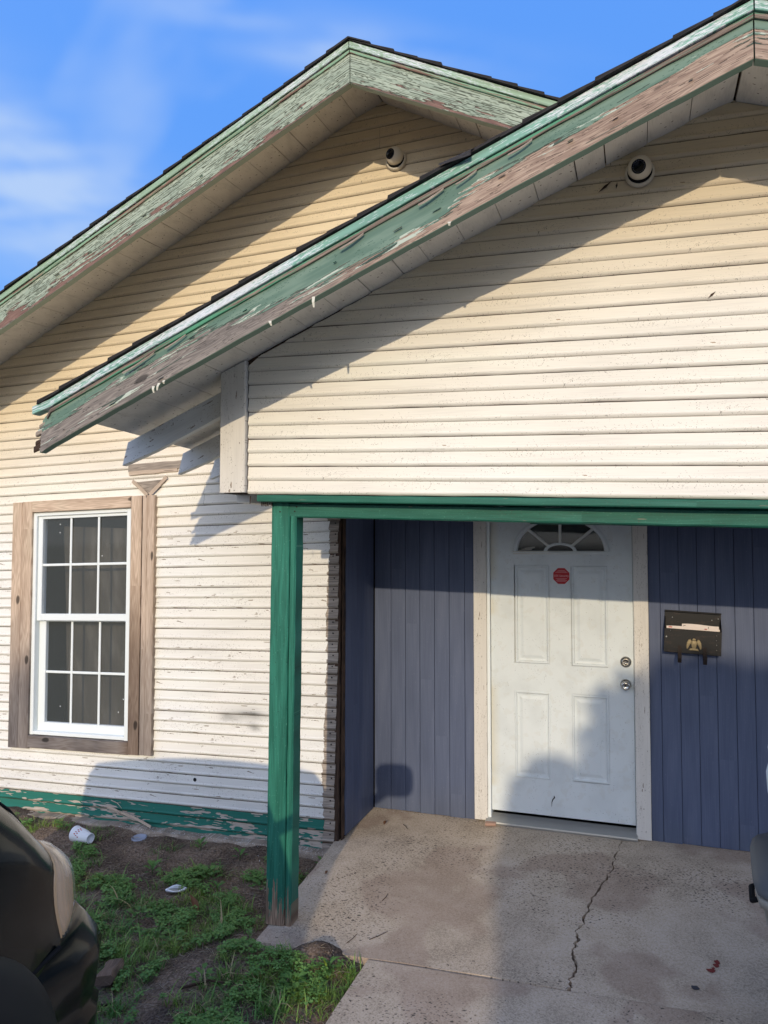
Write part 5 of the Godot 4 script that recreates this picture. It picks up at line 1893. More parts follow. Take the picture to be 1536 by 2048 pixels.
	plank(s, Vector3(0.002, 0.022, -0.08), Vector3(0.006, 0.030, 0.05), Vector3(0.026, 0.0, 0), Vector3(0, 0.010, 0), 0.7, 2.0, 0.003, 8, 0.0, 0.008)
	obj("splinter", s, tmat(M.bare_grey.albedo_texture, 0.95, true, sr(170, 156, 146)), o)
	o = thing("brick_piece", Vector3(0.820, slab_y(0.03) + 0.012, 0.066), 0.15)
	tag(o, "broken piece of pale red brick lying at the left end of the threshold", "brick")
	s = stnew()
	plank(s, Vector3(-0.045, -0.014, -0.02), Vector3(0.045, -0.012, -0.02), Vector3(0, 0.026, 0), Vector3(0, 0, 0.045), 0.0, 1.0, 0.006, 8, 0.0, 0.004)
	obj("brick_body", s, mat(sr(164, 134, 118), 0.95), o)
	o.scale = Vector3(0.75, 0.75, 0.75)
	var lv = [[Vector3(-0.505, ground_y(-0.5, 1.42) + 0.045, 1.42), 1.2, 0.055, "upright curled brown leaf caught in the grass"], [Vector3(0.075, slab_y(1.0) + 0.006, 1.0), 0.2, 0.022, "small red brown leaf on the slab near the post"], [Vector3(0.66, slab_y(0.25) + 0.004, 0.25), 0.1, 0.03, "dark curled leaf on the slab by the blue side wall"], [Vector3(0.05, ground_y(-0.02, 1.2) + 0.02, 1.23), 0.3, 0.05, "dry brown leaf between the post and the slab"]]
	lv[2][0] = Vector3(0.162, slab_y(0.24) + 0.006, 0.24)
	lv[3][0] = Vector3(-0.14, ground_y(-0.14, 0.92) + 0.012, 0.92)
	for e2 in lv:
		o = thing("dead_leaf", e2[0], e2[1])
		tag(o, e2[3], "leaf", "dead leaves on the ground")
		o.rotation.x = 0.9 if e2[1] > 1.0 else 0.1
		s = stnew()
		var L = e2[2]
		for sgn in [-1.0, 1.0]:
			var pts = []
			for i in 6:
				var f = i / 5.0
				pts.append([Vector3(0, L * 0.15 * sin(f * 3.0), L * (f - 0.5) * 2.0), Vector3(sgn * L * 0.34 * sin(f * PI), L * 0.15 * sin(f * 3.0) + L * 0.16 * sin(f * PI), L * (f - 0.5) * 2.0)])
			for i in 5: quad(s, pts[i][0], pts[i][1], pts[i + 1][1], pts[i + 1][0])
		obj("blade", s, mat(sr(112, 78, 54), 0.85), o)
	var tw = [[Vector3(0.28, 0, 0.22), Vector3(0.33, 0, 0.29), "thin curved twig on the slab near the blue corner"], [Vector3(0.53, 0, 1.56), Vector3(0.59, 0, 1.47), "dark twig on the sunlit slab nearest the joint"], [Vector3(0.44, 0, 1.62), Vector3(0.46, 0, 1.53), "short twig on the sunlit slab beside the washed earth"], [Vector3(0.47, 0, 1.20), Vector3(0.475, 0, 1.12), "tiny twig in the middle of the sunlit slab"]]
	for e2 in tw:
		o = thing("twig", Vector3.ZERO)
		tag(o, e2[2], "twig", "twigs on the porch slab")
		s = stnew()
		var a = e2[0]
		var b = e2[1]
		a.y = slab_y(a.z) + 0.003
		b.y = slab_y(b.z) + 0.004
		var m_ = a.lerp(b, 0.5) + Vector3(0.006, 0.003, 0.004)
		tube(s, [a, m_, b], [0.0016, 0.0018, 0.001], 5)
		obj("stick", s, M.sooty_wood, o)
	var br = [[[Vector3(-0.13, 0.012, 2.10), Vector3(-0.02, 0.02, 2.06), Vector3(0.09, 0.018, 2.03)], "dark fallen stick lying in the grass below the post", 0.006], [[Vector3(-0.42, 0.01, 2.26), Vector3(-0.36, 0.016, 2.24), Vector3(-0.29, 0.012, 2.27)], "short dark stick in the shaded grass at the bottom of the picture", 0.006]]
	for e2 in br:
		o = thing("fallen_stick", Vector3.ZERO)
		tag(o, e2[1], "stick", "sticks in the grass")
		s = stnew()
		var pts = []
		for p in e2[0]: pts.append(Vector3(p.x, ground_y(p.x, p.z) + p.y, p.z))
		tube(s, pts, [e2[2], e2[2] * 0.9, e2[2] * 0.5], 6)
		obj("stick", s, M.sooty_wood, o)
	# paint spots on the slab, thin films of their own
	var spots = [["red_paint_spill", M.red_ink, [[2.046, 1.262, 0.012, 0.020], [2.040, 1.290, 0.013, 0.017], [2.026, 1.318, 0.007, 0.010], [2.016, 1.338, 0.018, 0.016]], "two joined dribbles of dark red paint on the right of the slab"], ["dark_paint_spot", M.ink, [[1.941, 1.487, 0.017, 0.015]], "round dark spot on the slab near the joint"]]
	for e2 in spots:
		s = stnew()
		var lift = 0.0028
		for q in e2[2]:
			var c = Vector3(q[0], slab_y(q[1]) + lift, q[1])
			lift += 0.0002
			for i in 14:
				var a = TAU * i / 14.0
				var b = TAU * (i + 1) / 14.0
				var ra = 1.0 + 0.25 * n2(i * 1.7, q[0] * 9.0)
				var rb = 1.0 + 0.25 * n2(((i + 1) % 14) * 1.7, q[0] * 9.0)
				tri(s, c, c + Vector3(cos(b) * q[2] * rb, 0, sin(b) * q[3] * rb), c + Vector3(cos(a) * q[2] * ra, 0, sin(a) * q[3] * ra))
		tag(obj(e2[0], s, mat(sr(120, 52, 46), 0.8) if e2[1] == M.red_ink else mat(sr(66, 66, 72), 0.8)), e2[3], "paint spot")
	# grey tapered trash can at the right, a white bag over it
	o = thing("trash_can", Vector3(2.385, slab_y(2.1) - 0.003, 2.02), -0.10)
	tag(o, "grey tapered plastic trash can standing at the right edge of the porch", "trash can")
	var bm = mat(sr(150, 146, 134), 0.45)
	s = stnew()
	rings = []
	uvs = []
	for e3 in [[0.0, 0.112, 0.13], [0.02, 0.122, 0.14], [0.36, 0.196, 0.21], [0.62, 0.248, 0.264], [0.69, 0.262, 0.28], [0.698, 0.276, 0.295], [0.728, 0.280, 0.30], [0.735, 0.270, 0.288], [0.70, 0.252, 0.27]]:
		var r = []
		var u = []
		for k2 in 28:
			var a = TAU * k2 / 28.0
			var k = pow(pow(absf(cos(a)), 6.0) + pow(absf(sin(a)), 6.0), -1.0 / 6.0)
			r.append(Vector3(cos(a) * k * e3[1], e3[0], sin(a) * k * e3[2]))
			u.append(Vector2(k2, e3[0]))
		rings.append(r)
		uvs.append(u)
	loft(s, rings, uvs, true, true, null, 1)
	obj("can_body", s, bm, o)
	s = stnew()
	rings = []
	uvs = []
	for e3 in [[0.738, 0.283, 0.303], [0.752, 0.286, 0.306], [0.775, 0.268, 0.286], [0.795, 0.20, 0.21], [0.80, 0.01, 0.01]]:
		var r = []
		var u = []
		for k2 in 28:
			var a = TAU * k2 / 28.0
			var k = pow(pow(absf(cos(a)), 6.0) + pow(absf(sin(a)), 6.0), -1.0 / 6.0)
			r.append(Vector3(cos(a) * k * e3[1], e3[0], sin(a) * k * e3[2]))
			u.append(Vector2(k2, e3[0]))
		rings.append(r)
		uvs.append(u)
	loft(s, rings, uvs, true, true, null, 1)
	obj("lid", s, mat(sr(84, 88, 90), 0.45), o)
	for sg in [-1.0, 1.0]:
		s = stnew()
		tube(s, [Vector3(sg * 0.255, 0.66, -0.06), Vector3(sg * 0.285, 0.645, -0.055), Vector3(sg * 0.285, 0.645, 0.055), Vector3(sg * 0.255, 0.66, 0.06)], 0.010, 8)
		obj("handle", s, M.dark, o)
	o = thing("white_bag", Vector3(2.335, slab_y(1.9) + 0.800, 2.02))
	tag(o, "white bulging bag at the right edge, above the grey trash can", "bag")
	s = stnew()
	rings = []
	uvs = []
	for i in 9:
		var f = i / 8.0
		var rad = 0.17 * sqrt(maxf(0.0, sin(PI * (0.08 + 0.86 * f)))) + 0.01
		var r = []
		var u = []
		for k in 18:
			var a = TAU * k / 18.0
			var q = rad * (1.0 + 0.10 * n2(cos(a) * 2.0 + f * 3.0, sin(a) * 2.0))
			r.append(Vector3(cos(a) * q, f * 0.54, sin(a) * q))
			u.append(Vector2(k, f))
		rings.append(r)
		uvs.append(u)
	loft(s, rings, uvs, true, true, null, 1)
	obj("bag_body", s, mat(sr(226, 230, 232), 0.5), o)

# ---------------------------------------------------------------- the dark vehicle at the left, and what stands behind the viewer
func build_vehicle():
	var o = thing("parked_vehicle", Vector3(-0.76, -0.09, 3.187), deg_to_rad(12.0))
	tag(o, "glossy black green parked vehicle with a clouded amber corner lamp, at the left edge", "vehicle")
	var paint = mat(sr(16, 22, 21), 0.2)
	paint.clearcoat_enabled = true
	paint.clearcoat = 0.2
	paint.metallic_specular = 0.3
	paint.clearcoat_roughness = 0.04
	var matte = mat(sr(34, 36, 36), 0.55)
	var glassy = mat(sr(12, 15, 16), 0.06)
	var rubber = mat(sr(22, 22, 22), 0.85)
	var lg = mat(Color(0.95, 0.93, 0.9, 0.10), 0.06)
	lg.transparency = BaseMaterial3D.TRANSPARENCY_ALPHA
	M.lamp_glass = lg
	# outline in plan: right flank to the middle of the nose
	var path = []
	for z in [4.55, 4.0, 3.4, 2.8, 2.2, 1.9, 1.7, 1.55]: path.append(Vector2(0.90, z))
	var z_ = 1.48
	while z_ > 0.36:
		path.append(Vector2(0.90, z_))
		z_ -= 0.04
	path += [Vector2(0.899, 0.33), Vector2(0.897, 0.27), Vector2(0.893, 0.21), Vector2(0.886, 0.15), Vector2(0.874, 0.09), Vector2(0.852, 0.035), Vector2(0.815, -0.015), Vector2(0.74, -0.06), Vector2(0.6, -0.09), Vector2(0.4, -0.11), Vector2(0.2, -0.12), Vector2(0.0, -0.122)]
	var hood = func(p):   # height of the edge of the hood along the outline
		var z = p.y
		if z > 1.3: return 1.33
		var pts = [[-0.13, 1.00], [0.0, 1.03], [0.12, 1.075], [0.18, 1.125], [0.30, 1.235], [0.43, 1.305], [0.8, 1.325], [1.3, 1.33]]
		for i in pts.size() - 1:
			if z <= pts[i + 1][0]: return lerpf(pts[i][1], pts[i + 1][1], clampf((z - pts[i][0]) / (pts[i + 1][0] - pts[i][0]), 0, 1))
		return 1.33
	var outn = func(i):
		var a = path[maxi(i - 1, 0)]
		var b = path[mini(i + 1, path.size() - 1)]
		var t = (b - a).normalized()
		return Vector2(-t.y, t.x) if Vector2(-t.y, t.x).dot(Vector2(1, -0.4)) > 0 else Vector2(t.y, -t.x)
	var surf = func(i, y, off):
		var h = hood.call(path[i])
		var f = clampf((y - 0.40) / (h - 0.40), 0, 1)
		var roll = -0.09 * pow(clampf((f - 0.80) / 0.20, 0, 1), 2.2) + 0.018 * sin(f * PI) - 0.02 * sstep(0.5, 0.38, y)
		var n = outn.call(i)
		var p = path[i] + n * (roll + off)
		return Vector3(p.x, y, p.y)
	var wc = Vector2(0.76, 0.38)    # wheel centre: along, height
	for sgn in [1.0, -1.0]:
		var s = stnew()
		s.set_smooth_group(1)
		var rows = 26
		for i in path.size() - 1:
			for j in rows:
				var pts = []
				for e in [[i, j], [i + 1, j], [i + 1, j + 1], [i, j + 1]]:
					var h = hood.call(path[e[0]])
					var y = lerpf(0.40, h, pow(float(e[1]) / rows, 0.92))
					pts.append(surf.call(e[0], y, 0.0))
				var c = (pts[0] + pts[2]) * 0.5
				if Vector2(c.z - wc.x, c.y - wc.y).length() < 0.47 and c.x > 0.7: continue
				if Vector2(c.z - 3.7, c.y - wc.y).length() < 0.47 and c.x > 0.7: continue
				for k in 4: pts[k].x *= sgn
				if sgn > 0: quad(s, pts[0], pts[1], pts[2], pts[3])
				else: quad(s, pts[1], pts[0], pts[3], pts[2])
		# hood and cowl: from the rolled edge to the middle
		for i in path.size() - 1:
			if path[i].y > 1.6: continue
			var e0 = surf.call(i, hood.call(path[i]), 0.0)
			var e1 = surf.call(i + 1, hood.call(path[i + 1]), 0.0)
			for k in 6:
				var q = []
				for m in [[e0, k], [e1, k], [e1, k + 1], [e0, k + 1]]:
					var f = m[1] / 6.0
					q.append(Vector3(lerpf(m[0].x, 0.0, f) * sgn, m[0].y + 0.055 * (1.0 - pow(1.0 - f, 2.0)), lerpf(m[0].z, maxf(m[0].z, -0.10), f)))
				if sgn > 0: quad(s, q[0], q[1], q[2], q[3])
				else: quad(s, q[1], q[0], q[3], q[2])
		obj("body_side", s, paint, o)
	# lamp at the corner: clouded amber lens wrapping onto the flank
	for sgn in [1.0, -1.0]:
		var s = stnew()
		s.set_smooth_group(1)
		var first = path.size() - 12
		var nrow = 12
		var rows = []
		var outers = []
		var shell = stnew()
		shell.set_smooth_group(1)
		for j in nrow + 1:
			var f = float(j) / nrow
			var y = lerpf(0.785, 1.065, f)
			var zb = lerpf(0.135, 0.155, f) + 0.035 * sin(f * PI) - 0.04 * pow(f, 6.0)
			var row = []
			var outer = []
			for k in 37:
				var z = lerpf(zb, -0.02, k / 36.0)
				# place on the outline by depth
				var ii = first
				while ii < path.size() - 2 and path[ii + 1].y > z: ii += 1
				var t = clampf((path[ii].y - z) / maxf(0.001, path[ii].y - path[ii + 1].y), 0, 1)
				var pa = surf.call(ii, minf(y, hood.call(path[ii]) - 0.01), 0.0)
				var pb = surf.call(ii + 1, minf(y, hood.call(path[ii + 1]) - 0.01), 0.0)
				var p = pa.lerp(pb, t)
				var edge = minf(1.0, minf(minf(k, 36 - k) / 7.0, minf(j, nrow - j) / 2.0))
				var nn = outn.call(ii)
				var bulge = 0.004 + 0.012 * sin(edge * PI * 0.5)
				outer.append(_mx(p + Vector3(nn.x, 0, nn.y) * (bulge + 0.004), sgn))
				p += Vector3(nn.x, 0, nn.y) * (bulge - 0.004 + 0.0028 * sin(k * 1.6))
				p.x *= sgn
				row.append(p)
			rows.append(row)
			outers.append(outer)
		for j in nrow:
			for k in 36:
				if sgn > 0: quad(s, rows[j][k], rows[j][k + 1], rows[j + 1][k + 1], rows[j + 1][k])
				else: quad(s, rows[j][k + 1], rows[j][k], rows[j + 1][k], rows[j + 1][k + 1])
		for j in nrow:
			for k in 36:
				if sgn > 0: quad(shell, outers[j][k], outers[j][k + 1], outers[j + 1][k + 1], outers[j + 1][k])
				else: quad(shell, outers[j][k + 1], outers[j][k], outers[j + 1][k], outers[j + 1][k + 1])
		obj("lamp_glass", shell, M.lamp_glass, o)
		var lm = mat(sr(222, 180, 132), 0.35)
		lm.clearcoat_enabled = true
		lm.clearcoat = 0.6
		lm.clearcoat_roughness = 0.15
		obj("corner_lamp", s, lm, o)
		s = stnew()   # dark seam round the lamp
		var seam = []
		for j in nrow + 1: seam.append(rows[j][0] + Vector3(-0.004 * sgn, 0, 0.003))
		tube(s, seam, 0.004, 5)
		var under = []
		for k in range(0, 37, 3): under.append(rows[0][k] + Vector3(-0.004 * sgn, -0.004, 0))
		tube(s, under, 0.005, 5)
		obj("lamp_seam", s, M.dark, o)
		s = stnew()   # gap between wing and bumper, from the lamp back to the arch, and the shut line of the bonnet
		var gap = []
		for z in [0.40, 0.34, 0.28, 0.22, 0.16]: gap.append(Vector3(sgn * 0.913, 0.775, z))
		tube(s, gap, 0.007, 6)
		obj("bumper_seam", s, M.dark, o)
		s = stnew()
		var shut = []
		for i in range(8, path.size() - 9):
			shut.append(_mx(surf.call(i, hood.call(path[i]) - 0.012, 0.001), sgn))
		tube(s, shut, 0.0045, 5)
		obj("bonnet_seam", s, M.dark, o)
		# headlamp on the front face
		s = stnew()
		s.set_smooth_group(1)
		for i in range(path.size() - 6, path.size() - 3):
			quad(s, _mx(surf.call(i, 0.80, 0.006), sgn), _mx(surf.call(i + 1, 0.80, 0.006), sgn), _mx(surf.call(i + 1, 0.97, 0.006), sgn), _mx(surf.call(i, 0.97, 0.006), sgn))
		obj("headlamp", s, glassy, o)
	# bumper cover with a shelf and a crease, wrapping from arch to arch
	var bp = [Vector2(0.912, 0.34), Vector2(0.912, 0.22), Vector2(0.908, 0.10), Vector2(0.895, 0.0), Vector2(0.865, -0.075), Vector2(0.80, -0.135), Vector2(0.6, -0.18), Vector2(0.3, -0.205), Vector2(0.0, -0.21), Vector2(-0.3, -0.205), Vector2(-0.6, -0.18), Vector2(-0.80, -0.135), Vector2(-0.865, -0.075), Vector2(-0.895, 0.0), Vector2(-0.908, 0.10), Vector2(-0.912, 0.22), Vector2(-0.912, 0.34)]
	var s2 = stnew()
	var rings = []
	var uvs = []
	for i in bp.size():
		var a = bp[maxi(i - 1, 0)]
		var b = bp[mini(i + 1, bp.size() - 1)]
		var t = (b - a).normalized()
		var n = Vector2(t.y, -t.x)
		if n.dot(bp[i] - Vector2(0, 1.0)) < 0: n = -n
		var front_ = sstep(0.30, -0.02, bp[i].y)
		var r = []
		var u = []
		for q in [[-0.06, 0.775], [-0.012, 0.772], [0.0, 0.764], [0.006 + 0.028 * front_, 0.715], [0.010 + 0.040 * front_, 0.675], [0.008 + 0.036 * front_, 0.60], [0.004 + 0.022 * front_, 0.52], [0.010 + 0.034 * front_, 0.505], [0.008 + 0.03 * front_, 0.43], [-0.03, 0.37], [-0.10, 0.36]]:
			var p = bp[i] + n * q[0]
			r.append(Vector3(p.x, q[1], p.y))
			u.append(Vector2(i, q[1]))
		rings.append(r)
		uvs.append(u)
	loft(s2, rings, uvs, false, false, Vector3(0, 0.2, -1), 1)
	obj("bumper", s2, paint, o)
	# arch flares, wheels
	for sgn in [1.0, -1.0]:
		for zc in [wc.x, 3.7]:
			var s = stnew()
			var rr = []
			var uu = []
			for i in 41:
				var a = -0.35 + (PI + 0.7) * i / 40.0
				var r = []
				var u = []
				for q in [[0.445, -0.10], [0.445, 0.030], [0.455, 0.046], [0.50, 0.050], [0.56, 0.042], [0.605, 0.024], [0.615, 0.004], [0.60, -0.03]]:
					r.append(Vector3(sgn * (0.905 + q[1]), wc.y + q[0] * sin(a), zc - q[0] * cos(a)))
					u.append(Vector2(i, q[0]))
				rr.append(r)
				uu.append(u)
			loft(s, rr, uu, false, false, Vector3(sgn, 0.1, 0), 1)
			obj("arch_flare", s, matte, o)
			var ax = Vector3(sgn, 0, 0)
			s = stnew()
			lathe(s, [Vector2(0.22, -0.2), Vector2(0.34, -0.2), Vector2(0.38, -0.16), Vector2(0.385, -0.02), Vector2(0.36, 0.02), Vector2(0.25, 0.03), Vector2(0.24, 0.0)], Vector3(sgn * 0.80, wc.y, zc), ax, 40)
			var w = obj("wheel", s, rubber, o)
			s = stnew()
			lathe(s, [Vector2(0.24, 0.0), Vector2(0.235, 0.012), Vector2(0.21, -0.02), Vector2(0.09, 0.0), Vector2(0.05, 0.02), Vector2(0.0, 0.022)], Vector3(sgn * 0.80, wc.y, zc), ax, 30)
			obj("rim", s, M.nickel, w)
			s = stnew()   # dark wheel house
			lathe(s, [Vector2(0.47, -0.40), Vector2(0.47, 0.08)], Vector3(sgn * 0.80, wc.y, zc), ax, 30)
			obj("wheel_house", s, M.dark, o)
	# cabin: pillars and roof, panes let in
	var sec = [[1.36, 0.80, 1.27, 0.80, 1.30], [1.98, 0.84, 1.26, 0.66, 1.71], [2.3, 0.84, 1.26, 0.68, 1.74], [3.3, 0.84, 1.26, 0.68, 1.74], [4.2, 0.84, 1.26, 0.66, 1.71], [4.52, 0.82, 1.26, 0.66, 1.60]]
	rings = []
	uvs = []
	for e in sec:
		rings.append([Vector3(-e[1], e[2], e[0]), Vector3(e[1], e[2], e[0]), Vector3(e[3], e[4] - 0.03, e[0]), Vector3(e[3] * 0.9, e[4], e[0]), Vector3(-e[3] * 0.9, e[4], e[0]), Vector3(-e[3], e[4] - 0.03, e[0])])
		uvs.append([Vector2(0, 0), Vector2(1, 0), Vector2(1, 1), Vector2(1, 1), Vector2(0, 1), Vector2(0, 1)])
	s2 = stnew()
	loft(s2, rings, uvs)
	obj("cabin", s2, paint, o)
	for sgn in [1.0, -1.0]:
		for w in [[1.75, 2.42], [2.52, 3.40], [3.50, 4.25]]:
			var s = stnew()
			var q = []
			for e in [[w[0], 0.06], [w[1], 0.06], [w[1], 0.86], [w[0] + (0.20 if w[0] < 2.0 else 0.0), 0.86 if w[0] > 2.0 else 0.74]]:
				q.append(Vector3(sgn * (lerpf(0.84, 0.67, e[1]) + 0.006), lerpf(1.26, 1.715, e[1]), e[0]))
			if sgn > 0: quad(s, q[0], q[3], q[2], q[1])
			else: quad(s, q[0], q[1], q[2], q[3])
			obj("side_window", s, glassy, o)
		var s3 = stnew()
		tube(s3, [Vector3(sgn * 0.56, 1.72, 2.1), Vector3(sgn * 0.56, 1.79, 2.2), Vector3(sgn * 0.56, 1.80, 3.2), Vector3(sgn * 0.56, 1.79, 4.1), Vector3(sgn * 0.56, 1.70, 4.2)], 0.02, 8)
		obj("roof_rail", s3, matte, o)
		if sgn < 0: continue
		# door mirror on the side that shows its shadow
		s3 = stnew()
		var rr = []
		var uu = []
		for e in [[-0.07, 0.06, 0.05], [-0.055, 0.115, 0.085], [0.0, 0.135, 0.105], [0.05, 0.135, 0.105]]:
			var r = []
			var u = []
			for i in 20:
				var a = TAU * i / 20.0
				var k = pow(pow(absf(cos(a)), 4.0) + pow(absf(sin(a)), 4.0), -0.25)
				r.append(Vector3(sgn * 1.13 + cos(a) * k * e[1], 1.50 + sin(a) * k * e[2], 1.30 + e[0]))
				u.append(Vector2(i, e[0]))
			rr.append(r)
			uu.append(u)
		loft(s3, rr, uu, true, true, null, 1)
		tube(s3, [Vector3(sgn * 0.84, 1.30, 1.38), Vector3(sgn * 0.95, 1.34, 1.34), Vector3(sgn * 1.08, 1.42, 1.30)], 0.035, 8)
		obj("door_mirror", s3, paint, o)
		s3 = stnew()
		quad(s3, Vector3(sgn * 1.02, 1.42, 1.353), Vector3(sgn * 1.24, 1.42, 1.353), Vector3(sgn * 1.24, 1.58, 1.353), Vector3(sgn * 1.02, 1.58, 1.353))
		obj("mirror_glass", s3, M.steel, o)
	s2 = stnew()
	quad(s2, Vector3(-0.72, 1.33, 1.40), Vector3(0.72, 1.33, 1.40), Vector3(0.60, 1.68, 1.955), Vector3(-0.60, 1.68, 1.955))
	var ws = obj("windscreen", s2, glassy, o)
	ws.position = Vector3(0, 0.012, -0.02)
	s2 = stnew()
	bx(s2, Vector3(-0.85, 0.30, 0.3), Vector3(0.85, 0.60, 4.5))
	obj("underbody", s2, M.dark, o)
	s2 = stnew()
	bx(s2, Vector3(-0.88, 0.45, 4.5), Vector3(0.88, 1.30, 4.58), 0.03)
	obj("tailgate", s2, paint, o)

func _mx(p, sgn): return Vector3(p.x * sgn, p.y, p.z)

func build_behind():
	# across the drive, behind the viewer: a house and an evergreen shrub that shade the porch from the low sun
	var o = thing("neighbour_house", Vector3(8.35, -0.12, 17.0))
	tag(o, "plain tan neighbouring house across the drive, behind the viewer", "house")
	var s = stnew()
	bx(s, Vector3(-4.3, 0, -2.6), Vector3(5.0, 4.3, 4.0))
	obj("wall", s, mat(sr(168, 150, 126), 0.9), o)
	s = stnew()
	var r0 = []
	var r1 = []
	for q in [Vector2(-3.1, 4.12), Vector2(-3.1, 4.27), Vector2(0.4, 6.1), Vector2(4.5, 4.27), Vector2(4.5, 4.12)]:
		r0.append(Vector3(-4.6, q.y, q.x))
		r1.append(Vector3(5.4, q.y, q.x))
	var u = [Vector2(0, 0), Vector2(0, 0.1), Vector2(0, 0.5), Vector2(0, 0.9), Vector2(0, 1)]
	loft(s, [r0, r1], [u, u])
	obj("roof", s, M.shingle, o)
	for x in [-2.6, 1.8]:
		s = stnew()
		bx(s, Vector3(x, 1.0, -2.68), Vector3(x + 1.1, 2.4, -2.58))
		obj("window", s, mat(sr(40, 46, 52), 0.1), o)
	o = thing("evergreen_shrub", Vector3(3.4, -0.12, 12.0))
	tag(o, "tall dense evergreen shrub beyond the drive, behind the viewer", "shrub")
	rng.seed = 77
	var lumps = [[-0.80, 1.8, 0.37, 1.85], [-0.86, 3.40, 0.30, 0.52], [-0.36, 3.55, 0.37, 0.92], [0.08, 3.65, 0.46, 0.92], [-0.2, 1.8, 0.6, 1.9], [0.4, 2.0, 0.75, 2.3]]
	s = stnew()
	for l in lumps:
		var c = Vector3(l[0], l[1], 0)
		var prof = []
		for i in 11:
			var a = -PI * 0.5 + PI * i / 10.0
			prof.append(Vector2(l[2] * 0.9 * cos(a), l[3] * 0.92 * sin(a)))
		lathe(s, prof, c, Vector3.UP, 18)
	var leafm = mat(Color(0.2, 0.28, 0.14), 0.8)
	var crown = obj("crown", s, leafm, o)
	s = stnew()
	for l in lumps:
		for i in 700:
			var d = Vector3(rng.randfn(), rng.randfn(), rng.randfn()).normalized()
			var p = Vector3(l[0], l[1], 0) + Vector3(d.x * l[2], d.y * l[3], d.z * l[2]) * rng.randf_range(0.9, 1.06)
			var e = Vector3(rng.randfn(), rng.randfn(), rng.randfn()).normalized() * 0.06
			var f = e.cross(d).normalized() * 0.05
			quad(s, p - e, p - f, p + e, p + f)
	var lv = obj("leaves", s, leafm, crown)
	lv.set_meta("kind", "stuff")
	s = stnew()
	tube(s, [Vector3(0.2, 0, 0), Vector3(0.25, 0.8, 0), Vector3(0.2, 1.6, 0.05)], [0.12, 0.1, 0.07], 8)
	obj("trunk", s, M.sooty_wood, o)

# ---------------------------------------------------------------- camera, sky, sun
const SUN_TRAVEL = Vector3(-0.112, -0.278, -1.0)

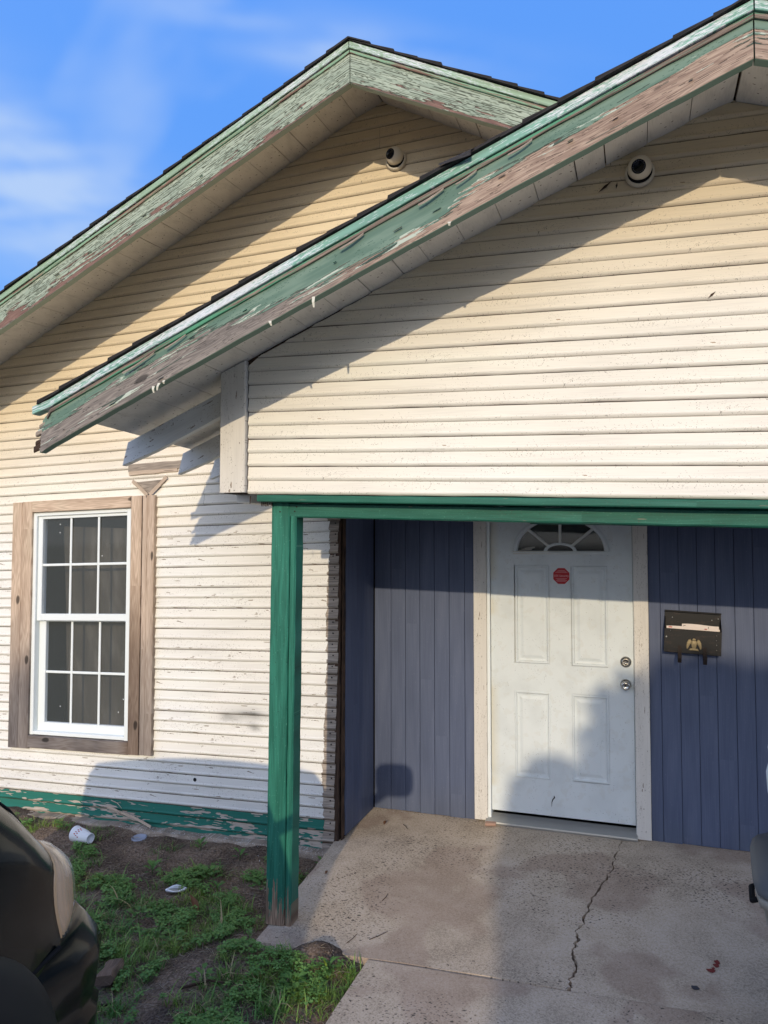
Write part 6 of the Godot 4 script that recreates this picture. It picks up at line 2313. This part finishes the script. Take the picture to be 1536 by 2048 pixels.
func sky_image():
	var w = 1024
	var h = 512
	var im = Image.create(w, h, false, Image.FORMAT_RGBF)
	var sun = -SUN_TRAVEL.normalized()
	for y in h:
		var el = (0.5 - (y + 0.5) / h) * PI
		for x in w:
			var az = (x + 0.5) / w * TAU
			if az > PI: az -= TAU
			var d = Vector3(cos(el) * sin(az), sin(el), -cos(el) * cos(az))
			var e = maxf(d.y, 0.0)
			var ga = acos(clampf(d.dot(sun), -1.0, 1.0))
			var c = Vector3(0.070, 0.285, 0.90).lerp(Vector3(0.20, 0.56, 1.04), exp(-e * 4.0))
			c = c.lerp(Vector3(0.85, 0.88, 0.95), exp(-e * 11.0) * 0.75)
			# brighter and whiter towards the sun, as a clear sky is
			var g = exp(-ga * 1.7)
			c = c.lerp(Vector3(1.15, 1.08, 0.98), clampf(g * 1.25, 0.0, 0.9)) * (1.0 + SKY_GLOW * g)
			# thin high cloud, drawn out in streaks, on the whole sky
			var p = Vector2(d.x, -d.z) / (e + 0.22)
			var cl = fb.get_noise_2d(p.x * 0.75 + 4.2, p.y * 1.5 + p.x * 0.7 + 1.0) * 1.5 + fb.get_noise_2d(p.x * 2.6 + 9.0, p.y * 5.0 + p.x * 2.0) * 0.35
			var wisp = fb.get_noise_2d(p.x * 2.2 + p.y * 1.2, p.y * 9.0 - p.x * 5.0)
			var bank = exp(-pow((az + 0.80) / 0.17, 2.0) - pow((el - 0.42 + 0.30 * (az + 0.80)) / 0.075, 2.0)) * (1.0 + 0.8 * wisp) + 0.45 * exp(-pow((az + 0.42) / 0.22, 2.0) - pow((el - 0.60 + 0.12 * (az + 0.42)) / 0.030, 2.0)) * (1.0 + 1.3 * wisp)
			cl = clampf(clampf(cl * 0.6 - 0.22, 0.0, 1.0) + bank * 0.95, 0.0, 1.0)
			c = c.lerp(Vector3(0.64, 0.77, 0.93) * (1.0 + 0.4 * g), cl * 0.62)
			if d.y < 0.0: c = Vector3(0.30, 0.27, 0.23)
			im.set_pixel(x, y, Color(c.x, c.y, c.z))
	return im

const SKY_GLOW = 2.0
const SUN_ENERGY = 0.76
const EXPOSURE = 1.0

func _ready():
	nz.noise_type = FastNoiseLite.TYPE_SIMPLEX_SMOOTH
	nz.frequency = 1.0
	nz.seed = 7
	nz.fractal_type = FastNoiseLite.FRACTAL_NONE
	fb.noise_type = FastNoiseLite.TYPE_SIMPLEX
	fb.frequency = 1.0
	fb.seed = 11
	fb.fractal_type = FastNoiseLite.FRACTAL_FBM
	fb.fractal_octaves = 4

	var cam = Camera3D.new()
	cam.name = "camera"
	add_child(cam)
	cam.position = Vector3(1.743, 1.83, 4.93)
	cam.rotation = Vector3(deg_to_rad(2.52), deg_to_rad(18.7), 0.0)
	cam.fov = rad_to_deg(2.0 * atan(1024.0 / 1500.0))
	cam.near = 0.05
	cam.far = 1200.0
	cam.current = true

	var env = Environment.new()
	env.background_mode = Environment.BG_SKY
	var sky = Sky.new()
	var sm = PanoramaSkyMaterial.new()
	sm.panorama = ImageTexture.create_from_image(sky_image())
	sky.sky_material = sm
	env.sky = sky
	env.ambient_light_source = Environment.AMBIENT_SOURCE_SKY
	env.tonemap_mode = Environment.TONE_MAPPER_LINEAR
	env.tonemap_exposure = EXPOSURE
	env.sdfgi_enabled = true
	env.ssao_enabled = true
	env.ssil_enabled = true
	var we = WorldEnvironment.new()
	we.name = "world_environment"
	we.environment = env
	add_child(we)

	var sun = DirectionalLight3D.new()
	sun.name = "sun"
	sun.light_color = Color(1.0, 0.92, 0.79)
	sun.light_energy = SUN_ENERGY
	sun.light_angular_distance = 0.5
	sun.shadow_enabled = true
	sun.transform = Transform3D(Basis.looking_at(SUN_TRAVEL, Vector3.UP), Vector3(2, 6, 12))
	add_child(sun)

	make_materials()
	M.leaf = leafy(Color.WHITE, Color(0.25, 0.35, 0.1))
	build_house()
	build_ground()
	build_behind()
	build_vehicle()
	build_things()
	build_plants()
